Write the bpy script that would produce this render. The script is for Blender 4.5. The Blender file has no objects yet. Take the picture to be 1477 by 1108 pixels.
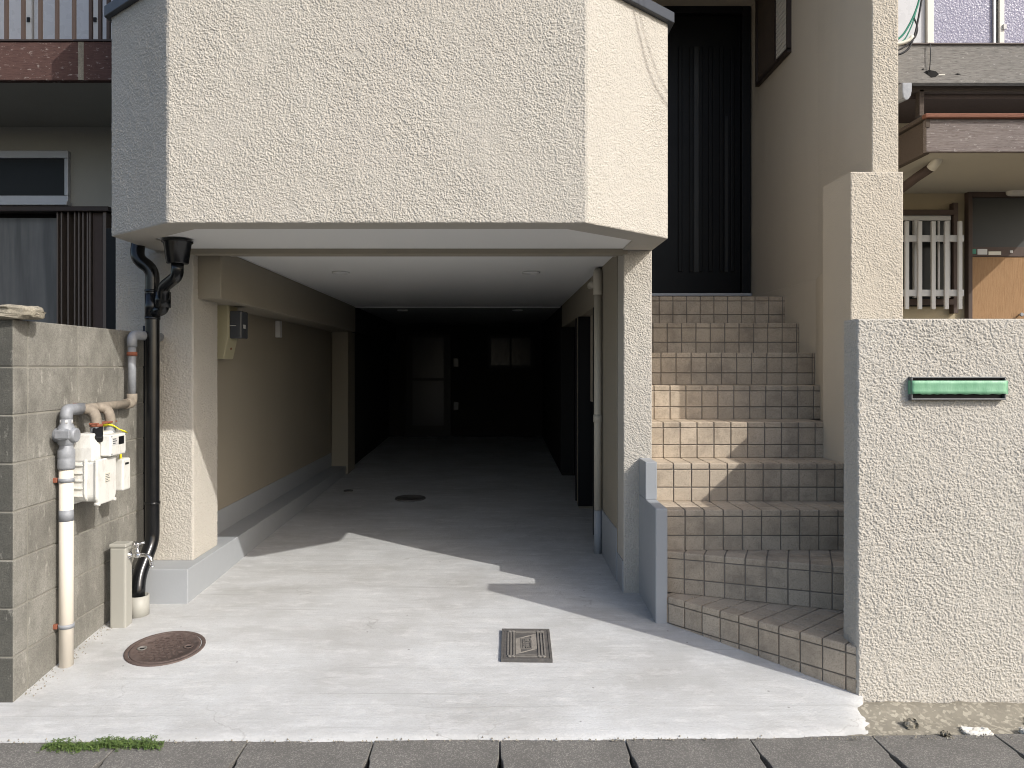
import bpy, bmesh, math, random
import numpy as np
from mathutils import Vector, Matrix
random.seed(7)
scene = bpy.context.scene
col = scene.collection

# ------------------------------------------------------------------ camera
F, VX, VY, H = 1110.0, 717.0, 530.0, 1.29        # focal length and vanishing point in photo pixels, eye height
cam_d = bpy.data.cameras.new('camera'); cam = bpy.data.objects.new('camera', cam_d); col.objects.link(cam)
cam.location = (0, 0, H); cam.rotation_euler = (math.radians(90), 0, 0)
cam_d.sensor_width = 36; cam_d.lens = F / 1477 * 36
cam_d.shift_x = (738.5 - VX) / 1477; cam_d.shift_y = (VY - 554) / 1477
cam_d.clip_start = 0.05; cam_d.clip_end = 800
scene.camera = cam

# ------------------------------------------------------------------ light
SUN = Vector((-1.05, 0.82, -1.0)).normalized()
elev = math.asin(-SUN.z); azim = math.atan2(-SUN.x, -SUN.y)
w = bpy.data.worlds.new('World'); scene.world = w; w.use_nodes = True
nt = w.node_tree; nt.nodes.clear()
sky = nt.nodes.new('ShaderNodeTexSky'); sky.sky_type = 'NISHITA'; sky.sun_disc = False
sky.sun_elevation = elev; sky.sun_rotation = azim; sky.air_density = 1.0; sky.dust_density = 3.2; sky.ozone_density = 1.0
bg = nt.nodes.new('ShaderNodeBackground'); bg.inputs['Strength'].default_value = 0.15
wo = nt.nodes.new('ShaderNodeOutputWorld')
nt.links.new(sky.outputs[0], bg.inputs[0]); nt.links.new(bg.outputs[0], wo.inputs[0])
sd = bpy.data.lights.new('sun', 'SUN'); sd.energy = 2.6; sd.angle = math.radians(0.53); sd.color = (1.0, 0.965, 0.91)
so = bpy.data.objects.new('sun', sd); col.objects.link(so)
so.rotation_euler = SUN.to_track_quat('-Z', 'Y').to_euler(); so.location = (6, -5, 8)
vs = scene.view_settings
vs.view_transform = 'Standard'; vs.look = 'None'; vs.gamma = 1.0; vs.use_curve_mapping = False; vs.exposure = 0.40
scene.render.resolution_x = 1024; scene.render.resolution_y = 768
scene.render.engine = 'CYCLES'
try:
    scene.cycles.max_bounces = 6; scene.cycles.diffuse_bounces = 2; scene.cycles.filter_width = 1.05; scene.cycles.glossy_bounces = 3
except Exception: pass

# ------------------------------------------------------------------ helpers
def WX(px, D): return (px - VX) * D / F
def WZ(py, D): return H - (py - VY) * D / F
def P(px, py, D): return Vector((WX(px, D), D, WZ(py, D)))
def gr(D):
    """height of the concrete at distance D: apron falls to the street, garage floor rises gently"""
    t = D - 3.95
    a = 0.104 * t if t < 0 else 0.024 * t
    if -0.35 < t < 0.35:                                   # soften the break
        s = (t + 0.35) / 0.7; a = -0.104 * 0.35 + 0.7 * (0.104 * s + (0.024 - 0.104) * s * s / 2)
    return a

class MB:
    def __init__(s): s.v = []; s.f = []; s.sm = []
    def add(s, vs_, fs, smooth=False):
        o = len(s.v); s.v += [tuple(v) for v in vs_]
        for f in fs: s.f.append([i + o for i in f]); s.sm.append(smooth)
        return s
    def box(s, x0, x1, y0, y1, z0, z1):
        return s.add([(x0,y0,z0),(x1,y0,z0),(x1,y1,z0),(x0,y1,z0),(x0,y0,z1),(x1,y0,z1),(x1,y1,z1),(x0,y1,z1)],
              [(0,3,2,1),(4,5,6,7),(0,1,5,4),(1,2,6,5),(2,3,7,6),(3,0,4,7)])
    def prism(s, poly, z0, z1):
        n = len(poly)
        return s.add([(x,y,z0) for x,y in poly] + [(x,y,z1) for x,y in poly],
              [tuple(range(n-1,-1,-1)), tuple(range(n,2*n))] + [(i,(i+1)%n,n+(i+1)%n,n+i) for i in range(n)])
    def ring(s, outer, inner, z0, z1):
        n = len(outer); v = []
        for z in (z0, z1):
            for p in (outer, inner): v += [(x,y,z) for x,y in p]
        f = []
        for i in range(n):
            j = (i+1) % n
            f += [(n+i,n+j,j,i), (2*n+i,2*n+j,3*n+j,3*n+i), (i,j,2*n+j,2*n+i), (n+j,n+i,3*n+i,3*n+j)]
        return s.add(v, f)
    def tube(s, pts, r, n=16, caps=True, round_=0.0, seg=5):
        pts = [Vector(p) for p in pts]
        if round_ > 0 and len(pts) > 2:
            q = [pts[0]]
            for a, b, c in zip(pts, pts[1:], pts[2:]):
                d = min(round_, (a-b).length*.49, (c-b).length*.49)
                p0 = b + (a-b).normalized()*d; p1 = b + (c-b).normalized()*d
                for k in range(seg+1):
                    t = k/seg; q.append(p0*(1-t)**2 + b*2*t*(1-t) + p1*t*t)
            q.append(pts[-1]); pts = q
        rs = r if isinstance(r, (list, tuple)) else [r]*len(pts)
        up = None; base = []
        o = len(s.v)
        for i, p in enumerate(pts):
            t = ((pts[min(i+1,len(pts)-1)] - pts[max(i-1,0)])).normalized()
            if up is None:
                up = Vector((0,0,1)) if abs(t.z) < .9 else Vector((1,0,0))
            up = (up - t*up.dot(t)).normalized(); sd_ = t.cross(up)
            for k in range(n):
                a = 2*math.pi*k/n
                s.v.append(tuple(p + (up*math.cos(a) + sd_*math.sin(a))*rs[i]))
        for i in range(len(pts)-1):
            for k in range(n):
                s.f.append([o+i*n+k, o+i*n+(k+1)%n, o+(i+1)*n+(k+1)%n, o+(i+1)*n+k]); s.sm.append(True)
        if caps:
            s.f.append([o+k for k in range(n-1,-1,-1)]); s.sm.append(False)
            e = o+(len(pts)-1)*n; s.f.append([e+k for k in range(n)]); s.sm.append(False)
        return s
    def lathe(s, prof, c, n=24, axis='z'):
        o = len(s.v)
        for r, h in prof:
            for k in range(n):
                a = 2*math.pi*k/n; x, y = r*math.cos(a), r*math.sin(a)
                if axis == 'z': s.v.append((c[0]+x, c[1]+y, c[2]+h))
                elif axis == 'x': s.v.append((c[0]+h, c[1]+x, c[2]+y))
                else: s.v.append((c[0]+x, c[1]+h, c[2]+y))
        for i in range(len(prof)-1):
            for k in range(n):
                s.f.append([o+i*n+k, o+i*n+(k+1)%n, o+(i+1)*n+(k+1)%n, o+(i+1)*n+k]); s.sm.append(True)
        s.f.append([o+k for k in range(n)]); s.sm.append(False)
        e = o+(len(prof)-1)*n; s.f.append([e+k for k in range(n)]); s.sm.append(False)
        return s
    def mesh(s, name):
        m = bpy.data.meshes.new(name); m.from_pydata(s.v, [], s.f)
        m.polygons.foreach_set('use_smooth', s.sm)
        b = bmesh.new(); b.from_mesh(m); bmesh.ops.recalc_face_normals(b, faces=b.faces); b.to_mesh(m); b.free()
        m.update(); return m
    def build(s, name, mat, parent=None, bevel=0, seg=2):
        m = s.mesh(name); m.materials.append(mat)
        o = bpy.data.objects.new(name, m); col.objects.link(o)
        if parent is not None: o.parent = parent
        if bevel:
            b = o.modifiers.new('bevel', 'BEVEL'); b.width = bevel; b.segments = seg; b.limit_method = 'ANGLE'; b.angle_limit = math.radians(40)
            b.harden_normals = False
        return o
def blur(a, sx, sy):
    fy = np.fft.fftfreq(a.shape[0])[:, None]; fx = np.fft.rfftfreq(a.shape[1])[None, :]
    r = np.fft.irfft2(np.fft.rfft2(a)*np.exp(-2*np.pi**2*((fx*sx)**2+(fy*sy)**2)), s=a.shape)
    return r/r.std()
def sstep(x, a, b):
    t = np.clip((x-a)/(b-a), 0, 1); return t*t*(3-2*t)
def relief(mb, panels, name, mat, parent=None, step=.0023, amp=.0026, size=1.06, seed=1):
    """a solid core (mb) whose listed faces carry a dense sheet of plaster grains: (origin, u end, height)"""
    rng = np.random.default_rng(seed)
    V = [np.array(mb.v, dtype=np.float64)]; Fs = [list(f) for f in mb.f]; loops = [len(f) for f in Fs]
    idx = [i for f in Fs for i in f]; off = len(mb.v); quads = []
    step0 = step
    for (o, e, hgt, *st_) in panels:
        step = st_[0] if st_ else step0
        o = np.array(o, float); e = np.array(e, float); u = e-o; L = np.linalg.norm(u); u = u/L
        n = np.cross(u, (0, 0, 1.0)); nu = max(3, int(L/step)); nv = max(3, int(hgt/step)); k = .0035/step
        shp = (nv+41, nu+41); x = np.zeros(shp)
        def gk(arr, sg):
            fy = np.fft.fftfreq(shp[0])[:, None]; fx = np.fft.rfftfreq(shp[1])[None, :]
            return np.fft.irfft2(np.fft.rfft2(arr)*np.exp(-2*np.pi**2*(fx**2+fy**2)*sg*sg), s=shp)*2*np.pi*sg*sg
        nb = blur(rng.standard_normal(shp), .016/step, .016/step); nc = blur(rng.standard_normal(shp), .09/step, .09/step)
        for mm, cover, hh_ in ((.0014, .42, .80), (.0019, .26, 1.0), (.0027, .07, 1.25)):
            sg = mm*size/step; p = cover*step*step/(math.pi*(mm*size*1.25)**2)
            imp = (rng.random(shp) < p*(1+.22*nb))*rng.uniform(.55, 1.2, shp)
            x += hh_*gk(imp, sg)
        h = .80*sstep(x, .32, .95)*(.75+.25*np.clip(x, 0, 1.6)) + .22*(1-np.exp(-x)) + .05*nb
        h = h[:nv+1, :nu+1]*amp*(1+.10*nc[:nv+1, :nu+1]) + .0012
        ii = np.arange(nv+1)[:, None]; jj = np.arange(nu+1)[None, :]
        edge = np.minimum(np.minimum(ii, nv-ii), np.minimum(jj, nu-jj))
        h = np.where(edge == 0, -.0012, np.where(edge == 1, h*.55, h))
        U = (jj/nu*L)[..., None]*u; Z = (ii/nv*hgt)[..., None]*np.array((0, 0, 1.0))
        vv = o + U + Z + h[..., None]*n
        V.append(vv.reshape(-1, 3))
        base = off + np.arange((nv+1)*(nu+1)).reshape(nv+1, nu+1)
        quads.append(np.stack([base[:-1, :-1], base[:-1, 1:], base[1:, 1:], base[1:, :-1]], -1).reshape(-1, 4)); off += (nv+1)*(nu+1)
    V = np.concatenate(V); Q = np.concatenate(quads)
    m = bpy.data.meshes.new(name)
    m.vertices.add(len(V)); m.vertices.foreach_set('co', V.ravel())
    li = np.concatenate([np.array(idx, dtype=np.int32), Q.ravel().astype(np.int32)])
    lt = np.concatenate([np.array(loops, dtype=np.int32), np.full(len(Q), 4, np.int32)])
    ls_ = np.concatenate([[0], np.cumsum(lt)[:-1]]).astype(np.int32)
    m.loops.add(len(li)); m.loops.foreach_set('vertex_index', li)
    m.polygons.add(len(lt)); m.polygons.foreach_set('loop_start', ls_); m.polygons.foreach_set('loop_total', lt)
    sm = np.concatenate([np.zeros(len(loops), bool), np.ones(len(Q), bool)]); m.polygons.foreach_set('use_smooth', sm)
    m.update(calc_edges=True); m.validate(); m.materials.append(mat)
    o = bpy.data.objects.new(name, m); col.objects.link(o)
    if parent is not None: o.parent = parent
    return o
def link_mesh(name, m, parent, loc=(0,0,0), rot=(0,0,0)):
    o = bpy.data.objects.new(name, m); col.objects.link(o)
    o.parent = parent; o.location = loc; o.rotation_euler = rot
    return o
def tag(o, label=None, cat=None, group=None, kind=None):
    if label: o['label'] = label
    if cat: o['category'] = cat
    if group: o['group'] = group
    if kind: o['kind'] = kind
    return o
def empty(name, label, cat, group=None):
    o = bpy.data.objects.new(name, None); col.objects.link(o)
    return tag(o, label, cat, group)

# ------------------------------------------------------------------ materials
class NT:
    def __init__(s, name):
        s.m = bpy.data.materials.new(name); s.m.use_nodes = True; s.t = s.m.node_tree
        s.b = s.t.nodes['Principled BSDF']; s.pos = s.t.nodes.new('ShaderNodeNewGeometry').outputs['Position']
    def n(s, typ, **kw):
        x = s.t.nodes.new(typ)
        for k, v in kw.items(): setattr(x, k, v)
        return x
    def l(s, a, b): s.t.links.new(a, b)
    def val(s, x, sock):
        if isinstance(x, (int, float)): sock.default_value = x
        elif isinstance(x, tuple): sock.default_value = x if len(x) == 4 else (*x, 1)
        else: s.l(x, sock)
    def noise(s, scale, detail=3, rough=.5, vec=None, dist=0, stretch=None):
        x = s.n('ShaderNodeTexNoise'); x.inputs['Scale'].default_value = scale; x.inputs['Detail'].default_value = detail
        x.inputs['Roughness'].default_value = rough; x.inputs['Distortion'].default_value = dist
        v = vec or s.pos
        if stretch:
            mp = s.n('ShaderNodeMapping'); s.l(v, mp.inputs[0]); mp.inputs['Scale'].default_value = stretch; v = mp.outputs[0]
        s.l(v, x.inputs['Vector']); return x.outputs[0]
    def voro(s, scale, feat='SMOOTH_F1', vec=None, rnd=1.0):
        x = s.n('ShaderNodeTexVoronoi'); x.feature = feat; x.inputs['Scale'].default_value = scale
        x.inputs['Randomness'].default_value = rnd
        if feat == 'SMOOTH_F1': x.inputs['Smoothness'].default_value = .35
        s.l(vec or s.pos, x.inputs['Vector']); return x
    def ramp(s, fac, stops):
        x = s.n('ShaderNodeValToRGB'); s.l(fac, x.inputs[0]); e = x.color_ramp.elements
        while len(e) < len(stops): e.new(.5)
        for el, (p, c) in zip(e, stops):
            el.position = p; el.color = (c, c, c, 1) if isinstance(c, (int, float)) else (*c, 1)
        return x.outputs[0]
    def mix(s, fac, a, b, mode='MIX'):
        x = s.n('ShaderNodeMix'); x.data_type = 'RGBA'; x.blend_type = mode
        s.val(fac, x.inputs[0]); s.val(a, x.inputs[6]); s.val(b, x.inputs[7]); return x.outputs[2]
    def math(s, op, a, b=0.0, clamp=False):
        x = s.n('ShaderNodeMath'); x.operation = op; x.use_clamp = clamp
        s.val(a, x.inputs[0]); s.val(b, x.inputs[1]); return x.outputs[0]
    def bump(s, h, dist=.005, strength=1.0, prev=None):
        x = s.n('ShaderNodeBump'); x.inputs['Distance'].default_value = dist; x.inputs['Strength'].default_value = strength
        s.l(h, x.inputs['Height'])
        if prev is not None: s.l(prev, x.inputs['Normal'])
        return x.outputs[0]
    def out(s, colr=None, rough=None, normal=None, metal=None, spec=None):
        if colr is not None: s.val(colr, s.b.inputs['Base Color'])
        if rough is not None: s.val(rough, s.b.inputs['Roughness'])
        if normal is not None: s.l(normal, s.b.inputs['Normal'])
        if metal is not None: s.val(metal, s.b.inputs['Metallic'])
        if spec is not None: s.val(spec, s.b.inputs['Specular IOR Level'])
        return s.m
    def sep(s, axis):
        x = s.n('ShaderNodeSeparateXYZ'); s.l(s.pos, x.inputs[0]); return x.outputs[axis]
    def rnd(s): return s.n('ShaderNodeObjectInfo').outputs['Random']

def stucco_mat(name, base, scale=180, depth=.0015, var=1.0):
    """painted sprayed plaster; the coarse grains are geometry (see relief), this adds only colour and fine grain"""
    t = NT(name)
    nrm = t.bump(t.noise(scale, 3, .6), depth, 1.0)
    stain = t.ramp(t.noise(1.6, 4, .62), [(.3, 0.0), (.75, .26*var)])
    drip = t.ramp(t.noise(5, 3, .6, stretch=(1, 1, .12)), [(.5, 0.0), (.78, .26*var)])
    colr = t.mix(stain, base, tuple(x*k for x, k in zip(base, (.80, .78, .75))))
    colr = t.mix(drip, colr, tuple(x*.80 for x in base))
    return t.out(colr, .90, nrm, spec=.2)
BEIGE = (.520, .492, .440)
M = {}
M['stucco'] = stucco_mat('stucco_coarse', BEIGE, 210, .0030)
M['stucco_mid'] = stucco_mat('stucco_medium', BEIGE, 110, .003)
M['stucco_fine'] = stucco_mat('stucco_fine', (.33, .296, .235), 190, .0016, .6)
M['rear_shade'] = stucco_mat('rear_garage_painted_shade', (.036, .035, .034), 190, .0012, .5)  # deep-garage shade put into the colour of the rear walls and beam
M['stucco_entry'] = stucco_mat('stucco_entry', (.55, .50, .42), 210, .0022, .8)

def plain(name, c, rough=.6, metal=0, var=.12, scale=6, bump=0.0, bscale=60, spec=.4, coat=0):
    t = NT(name)
    n = t.noise(scale, 4, .6)
    colr = t.mix(t.math('MULTIPLY', n, var*2), tuple(min(1, x*(1+var*.6)) for x in c), tuple(x*(1-var) for x in c))
    r = t.math('ADD', t.math('MULTIPLY', t.noise(scale*3, 2), .16), rough-.08)
    nrm = t.bump(t.noise(bscale, 3), bump, .6) if bump else None
    return t.out(colr, r, nrm, metal, spec)
M['ceiling'] = plain('white_ceiling', (.84,.84,.82), .7, var=.03, scale=2)
M['rear_ceiling_shade'] = plain('rear_ceiling_painted_shade', (.27,.27,.265), .7, var=.05, scale=2)  # darker copy of the white ceiling: falling light painted into its rear part
M['cheek'] = plain('grey_paint', (.325,.342,.36), .6, var=.14, scale=7, bump=.0006, bscale=90)
M['black_pipe'] = plain('black_pvc', (.006,.0065,.0075), .22, var=.2, spec=.5)
M['black_metal'] = plain('black_metal', (.008,.0085,.010), .45, var=.2, spec=.25)
M['black_door'] = plain('black_door', (.0035,.004,.005), .40, var=.15, scale=3, spec=.22)
M['slit'] = plain('door_glass', (.03,.033,.036), .2, var=.1)
M['cap_metal'] = plain('dark_cap_metal', (.05,.055,.065), .4, var=.15)
M['beige_pipe'] = plain('beige_pipe', (.50,.465,.39), .5, var=.06)
M['grey_socket'] = plain('grey_socket', (.36,.355,.32), .5, var=.08, scale=20)
M['white_pvc'] = plain('white_pvc', (.68,.63,.545), .5, var=.16, scale=16)
M['galv'] = plain('galvanised', (.30,.315,.34), .6, .2, var=.45, scale=38, bump=.0008, bscale=120)
M['galv_warm'] = plain('weathered_pipe', (.30,.26,.21), .78, .1, var=.5, scale=34, bump=.0008, bscale=120)
M['rust'] = plain('rust', (.24,.085,.05), .85, var=.35, scale=40, bump=.001, bscale=150)
def dirty(name, c, d, rough=.45, lo=.5, hi=.72, amt=.55, sc=26):
    t = NT(name)
    g = t.ramp(t.noise(sc, 6, .72, stretch=(1, 1, .45)), [(lo, 0.0), (hi, amt)])
    f = t.ramp(t.noise(sc*6, 3, .7), [(.58, 0.0), (.72, amt*.6)])
    return t.out(t.mix(f, t.mix(g, c, d), d), rough, t.bump(t.noise(120, 2), .0005, .5), spec=.4)
M['meter'] = dirty('meter_white', (.70,.70,.665), (.36,.33,.27), amt=.4)
M['yellow'] = plain('yellow_tag', (.85,.78,.02), .5, var=.05)
M['chrome'] = plain('chrome', (.72,.72,.73), .13, 1.0, var=.1)
M['post'] = plain('tap_post', (.34,.335,.30), .6, var=.12, scale=16, bump=.0006, bscale=100)
M['alu'] = plain('aluminium', (.50,.51,.53), .45, .3, var=.08)
M['white_bar'] = plain('white_bar', (.55,.55,.54), .5, var=.07)
M['bronze'] = plain('bronze_sash', (.05,.037,.032), .5, .2, var=.15)
M['bronze_lt'] = plain('bronze_light', (.16,.13,.11), .5, .2, var=.15)
M['meter_box'] = plain('meter_box', (.40,.37,.25), .5, var=.08)
M['smoke'] = plain('smoked_plastic', (.07,.075,.085), .2, var=.1)
M['lens'] = plain('downlight_lens', (.72,.72,.70), .3, var=.02)
M['dark_gap'] = plain('dark_gap', (.006,.006,.006), .9)
M['cream_wall'] = plain('cream_wall', (.40,.34,.23), .85, var=.18, scale=4, bump=.002, bscale=180)
M['grey_wall'] = plain('grey_wall', (.36,.35,.31), .9, var=.22, scale=5, bump=.0025, bscale=140)
M['cream_soffit'] = plain('cream_soffit', (.47,.45,.38), .8, var=.10, scale=3)
M['brown_wood'] = plain('brown_wood', (.078,.055,.046), .7, var=.25, scale=12)
M['cable'] = plain('cable_black', (.02,.02,.022), .5)
M['cable_green'] = plain('cable_green', (.02,.19,.13), .5)
M['cable_white'] = plain('cable_white', (.62,.60,.52), .5)
M['lamp_white'] = plain('lamp_white', (.68,.66,.60), .4, var=.05)
M['slot_metal'] = plain('slot_metal', (.15,.155,.16), .45, .4, var=.1)

def tile_mat(name):
    t = NT(name); r = t.rnd()
    base = t.ramp(r, [(0, (.48,.40,.30)), (.3, (.555,.465,.355)), (.6, (.51,.42,.315)), (1, (.59,.495,.38))])
    sp = t.voro(430, 'F1').outputs['Color']
    bw = t.n('ShaderNodeRGBToBW'); t.l(sp, bw.inputs[0])
    colr = t.mix(t.ramp(bw.outputs[0], [(.2, .55), (.45, 0.0)]), base, (.17,.13,.10))
    colr = t.mix(t.ramp(bw.outputs[0], [(.62, 0.0), (.85, .5)]), colr, (.56,.49,.40))
    dirt = t.ramp(t.noise(6, 6, .72), [(.46, 0.0), (.68, .55)])
    colr = t.mix(dirt, colr, (.20,.165,.13))
    return t.out(colr, .62, t.bump(t.noise(300, 3), .0012, .6), spec=.35)
M['tile'] = tile_mat('stair_tile')
M['mortar'] = plain('mortar', (.25,.22,.185), .9, var=.5, scale=15, bump=.002, bscale=200)

def block_mat(name, a, b, c, dark=0.0):
    t = NT(name); r = t.rnd()
    big = t.ramp(t.noise(4.5, 6, .72, stretch=(1, 1, .6)), [(.30, 0.0), (.62, 1.0)])
    colr = t.mix(big, a, b)
    colr = t.mix(t.math('MULTIPLY', r, .35), colr, c)
    sp = t.ramp(t.noise(170, 4, .7), [(.40, 0.0), (.68, 1.0)])
    colr = t.mix(t.math('MULTIPLY', sp, .45), colr, tuple(x*.42 for x in a))
    lime = t.ramp(t.noise(26, 5, .7, stretch=(1, 1, .35)), [(.60, 0.0), (.72, .55)])
    colr = t.mix(lime, colr, (.52,.50,.45))
    lz = t.sep(2)
    top = t.math('MULTIPLY', t.ramp(lz, [(0, 0.0), (1, 1.0)]), 0)   # placeholder keeps the graph simple
    nrm = t.bump(t.noise(230, 4, .7), .004, .8); nrm = t.bump(t.noise(30, 4, .6), .006, .5, nrm)
    return t.out(colr, .93, nrm, spec=.2)
M['block'] = block_mat('concrete_block', (.15,.145,.128), (.34,.33,.295), (.19,.182,.16))
M['block_joint'] = plain('block_joint', (.27,.26,.225), .9, var=.45, scale=9, bump=.002, bscale=150)
M['block_dark'] = block_mat('weathered_block', (.085,.085,.076), (.14,.138,.122), (.07,.07,.063))
M['capstone'] = block_mat('cap_stone', (.20,.18,.14), (.40,.365,.29), (.24,.22,.18))

def concrete_mat():
    t = NT('driveway_concrete')
    big = t.ramp(t.noise(1.9, 6, .66, dist=.2), [(.34, 0.0), (.68, 1.0)])
    colr = t.mix(big, (.41,.41,.402), (.53,.542,.547))
    streak = t.ramp(t.noise(2.6, 6, .68, stretch=(.4, 2.0, 1), dist=.1), [(.44, 0.0), (.68, .8)])
    colr = t.mix(t.math('MULTIPLY', streak, .45), colr, (.62,.635,.645))
    smear = t.ramp(t.noise(9, 6, .72, stretch=(.7, 1.4, 1), dist=.2), [(.50, 0.0), (.70, .45)])
    colr = t.mix(smear, colr, (.70,.70,.695))
    dk = t.ramp(t.noise(3.1, 6, .68, stretch=(.5, 1.8, 1)), [(.53, 0.0), (.72, .42)])
    colr = t.mix(dk, colr, (.35,.348,.335))
    line = t.ramp(t.noise(16, 4, .6, stretch=(.05, 2.2, 1)), [(.63, 0.0), (.70, .38)])
    colr = t.mix(line, colr, (.30,.30,.29))
    sp = t.ramp(t.noise(95, 4, .8), [(.46, 0.0), (.72, .38)])
    colr = t.mix(sp, colr, (.38,.375,.36))
    vo = t.voro(1.1, 'DISTANCE_TO_EDGE', vec=None)
    wv = t.n('ShaderNodeVectorMath'); wv.operation = 'MULTIPLY_ADD'; nz_ = t.n('ShaderNodeTexNoise'); nz_.inputs['Scale'].default_value = 5; nz_.inputs['Detail'].default_value = 4
    t.l(t.pos, nz_.inputs['Vector']); t.l(nz_.outputs[1], wv.inputs[0]); wv.inputs[1].default_value = (.35, .35, 0); t.l(t.pos, wv.inputs[2]); t.l(wv.outputs[0], vo.inputs['Vector'])
    crack = t.math('MULTIPLY', t.ramp(vo.outputs['Distance'], [(.0, 1.0), (.004, 0.0)]), t.ramp(t.noise(1.3, 2), [(.5, 0.0), (.6, .45)]))
    colr = t.mix(crack, colr, (.24,.235,.22))
    pits = t.ramp(t.voro(7, 'F1').outputs['Distance'], [(.03, 1.0), (.045, 0.0)])
    colr = t.mix(t.math('MULTIPLY', pits, .55), colr, (.13,.12,.11))
    yw = t.math('ADD', t.sep(1), t.math('MULTIPLY', t.noise(2.2, 4, .6), .07))
    for yj, wd, am in ((3.165, .006, .30), (4.16, .008, .22), (6.3, .006, .3)):
        j = t.ramp(t.math('ABSOLUTE', t.math('SUBTRACT', yw, yj)), [(0.0, 1.0), (wd, 0.0)])
        colr = t.mix(t.math('MULTIPLY', t.math('MULTIPLY', j, am), t.ramp(t.noise(3, 3), [(.35, .2), (.6, 1.0)])), colr, (.27,.265,.25))
    nrm = t.bump(t.noise(150, 4, .7), .003, .9)
    nrm = t.bump(t.noise(10, 5, .65, stretch=(.35, 2.2, 1)), .008, .5, nrm)
    return t.out(colr, .88, nrm, spec=.2)
M['concrete'] = concrete_mat()
def asphalt_mat(name, base, lite, scale=260):
    t = NT(name)
    c = t.voro(scale, 'F1').outputs['Color']; bw = t.n('ShaderNodeRGBToBW'); t.l(c, bw.inputs[0])
    colr = t.mix(t.ramp(bw.outputs[0], [(.60, 0.0), (.8, 1.0)]), base, lite)
    colr = t.mix(t.ramp(t.noise(5, 5, .65), [(.4, 0.0), (.75, .5)]), colr, tuple(x*.6 for x in base))
    nrm = t.bump(t.noise(scale*.8, 3, .7), .004, .9)
    return t.out(colr, .93, nrm, spec=.2)
M['asphalt'] = asphalt_mat('asphalt', (.05,.05,.05), (.12,.12,.115))
M['gutter'] = asphalt_mat('gutter_concrete', (.165,.159,.147), (.29,.277,.253), 260)
M['old_concrete'] = asphalt_mat('old_concrete', (.25,.23,.185), (.40,.37,.30), 75)
def iron_mat(name, base, base2):
    t = NT(name)
    colr = t.mix(t.ramp(t.noise(35, 4, .6), [(.35, 0.0), (.7, 1.0)]), base, base2)
    dust = t.ramp(t.noise(60, 5, .7), [(.58, 0.0), (.72, .3)])
    colr = t.mix(dust, colr, (.30,.28,.26))
    return t.out(colr, .68, t.bump(t.noise(250, 3), .001, .6), .25)
M['iron_brown'] = iron_mat('rusty_cast_iron', (.095,.068,.06), (.14,.105,.092))
M['iron_grey'] = iron_mat('cast_iron', (.095,.092,.09), (.14,.13,.118))
M['iron_lt'] = iron_mat('worn_cast_iron', (.18,.168,.152), (.24,.225,.205))
def wood_mat(name, a, b, c, axis=(1.2, 8, 30), flake=.62, fl=(.42,.40,.36), paint=None):
    t = NT(name)
    g = t.noise(6, 6, .65, stretch=axis, dist=.4)
    colr = t.mix(t.ramp(g, [(.3, 0.0), (.7, 1.0)]), a, b)
    fine = t.noise(14, 6, .7, stretch=axis)
    colr = t.mix(t.ramp(fine, [(.5, 0.0), (.62, .75)]), colr, c)
    fk = t.ramp(t.noise(19, 6, .75, stretch=(1, 2.2, 2.6)), [(flake+.02, 0.0), (flake+.06, .8)])
    colr = t.mix(fk, colr, fl)
    return t.out(colr, .85, t.bump(fine, .004, .8), spec=.25)
M['brown_fascia'] = wood_mat('red_brown_fascia', (.085,.047,.041), (.13,.074,.063), (.04,.024,.021), flake=.56, fl=(.34,.29,.26))
M['grey_fascia'] = wood_mat('weathered_grey_wood', (.19,.18,.165), (.31,.30,.28), (.06,.054,.05), flake=.61, fl=(.44,.42,.40))
M['purple_fascia'] = wood_mat('weathered_purple_wood', (.17,.14,.13), (.27,.24,.225), (.08,.062,.055), flake=.57, fl=(.36,.33,.32))
M['rust_metal'] = wood_mat('rusted_flashing', (.20,.085,.055), (.26,.125,.085), (.12,.05,.035), flake=.60, fl=(.42,.32,.26))
M['raw_wood'] = wood_mat('brown_board', (.085,.066,.053), (.125,.10,.083), (.05,.038,.03), flake=.75)
M['orange_ply'] = wood_mat('orange_plywood', (.33,.20,.105), (.39,.245,.135), (.28,.165,.085), axis=(22, 8, 1.0), flake=.9)

def glass_like(name, c, rough=.08, spec=.6, var=.2, scale=4):
    return plain(name, c, rough, 0, var, scale, spec=spec)
M['dark_glass'] = glass_like('dark_glass', (.028,.030,.031), .2, .12)
def curtain_glass():
    t = NT('frosted_glass')
    f = t.ramp(t.noise(9, 4, .6, stretch=(1, 1, .08)), [(.34, 0.0), (.66, 1.0)])
    g = t.ramp(t.noise(2.2, 4, .6), [(.35, 0.0), (.7, 1.0)])
    return t.out(t.mix(t.math('MULTIPLY', g, .5), t.mix(f, (.115,.12,.12), (.23,.235,.23)), (.12,.125,.13)), .4, spec=.2)
M['frost_glass'] = curtain_glass()
M['door_pane'] = glass_like('dim_frosted_glass', (.065,.068,.068), .5, .15, var=.2, scale=3)
M['curtain'] = glass_like('pale_curtain_glass', (.47,.48,.50), .28, var=.15, scale=5)
M['garage_glass'] = glass_like('garage_door_glass', (.028,.029,.033), .22, .3)
def patterned_glass():
    t = NT('patterned_glass')
    v = t.voro(55, 'F1').outputs['Distance']
    sq = t.ramp(t.noise(75, 2, .5, dist=1.2), [(.54, 0.0), (.60, 1.0)])
    colr = t.mix(t.math('MULTIPLY', sq, .75), (.24,.235,.33), (.55,.56,.66))
    return t.out(colr, .25, t.bump(t.math('ADD', v, sq), .004, .6), spec=.5)
M['pattern_glass'] = patterned_glass()
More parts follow.
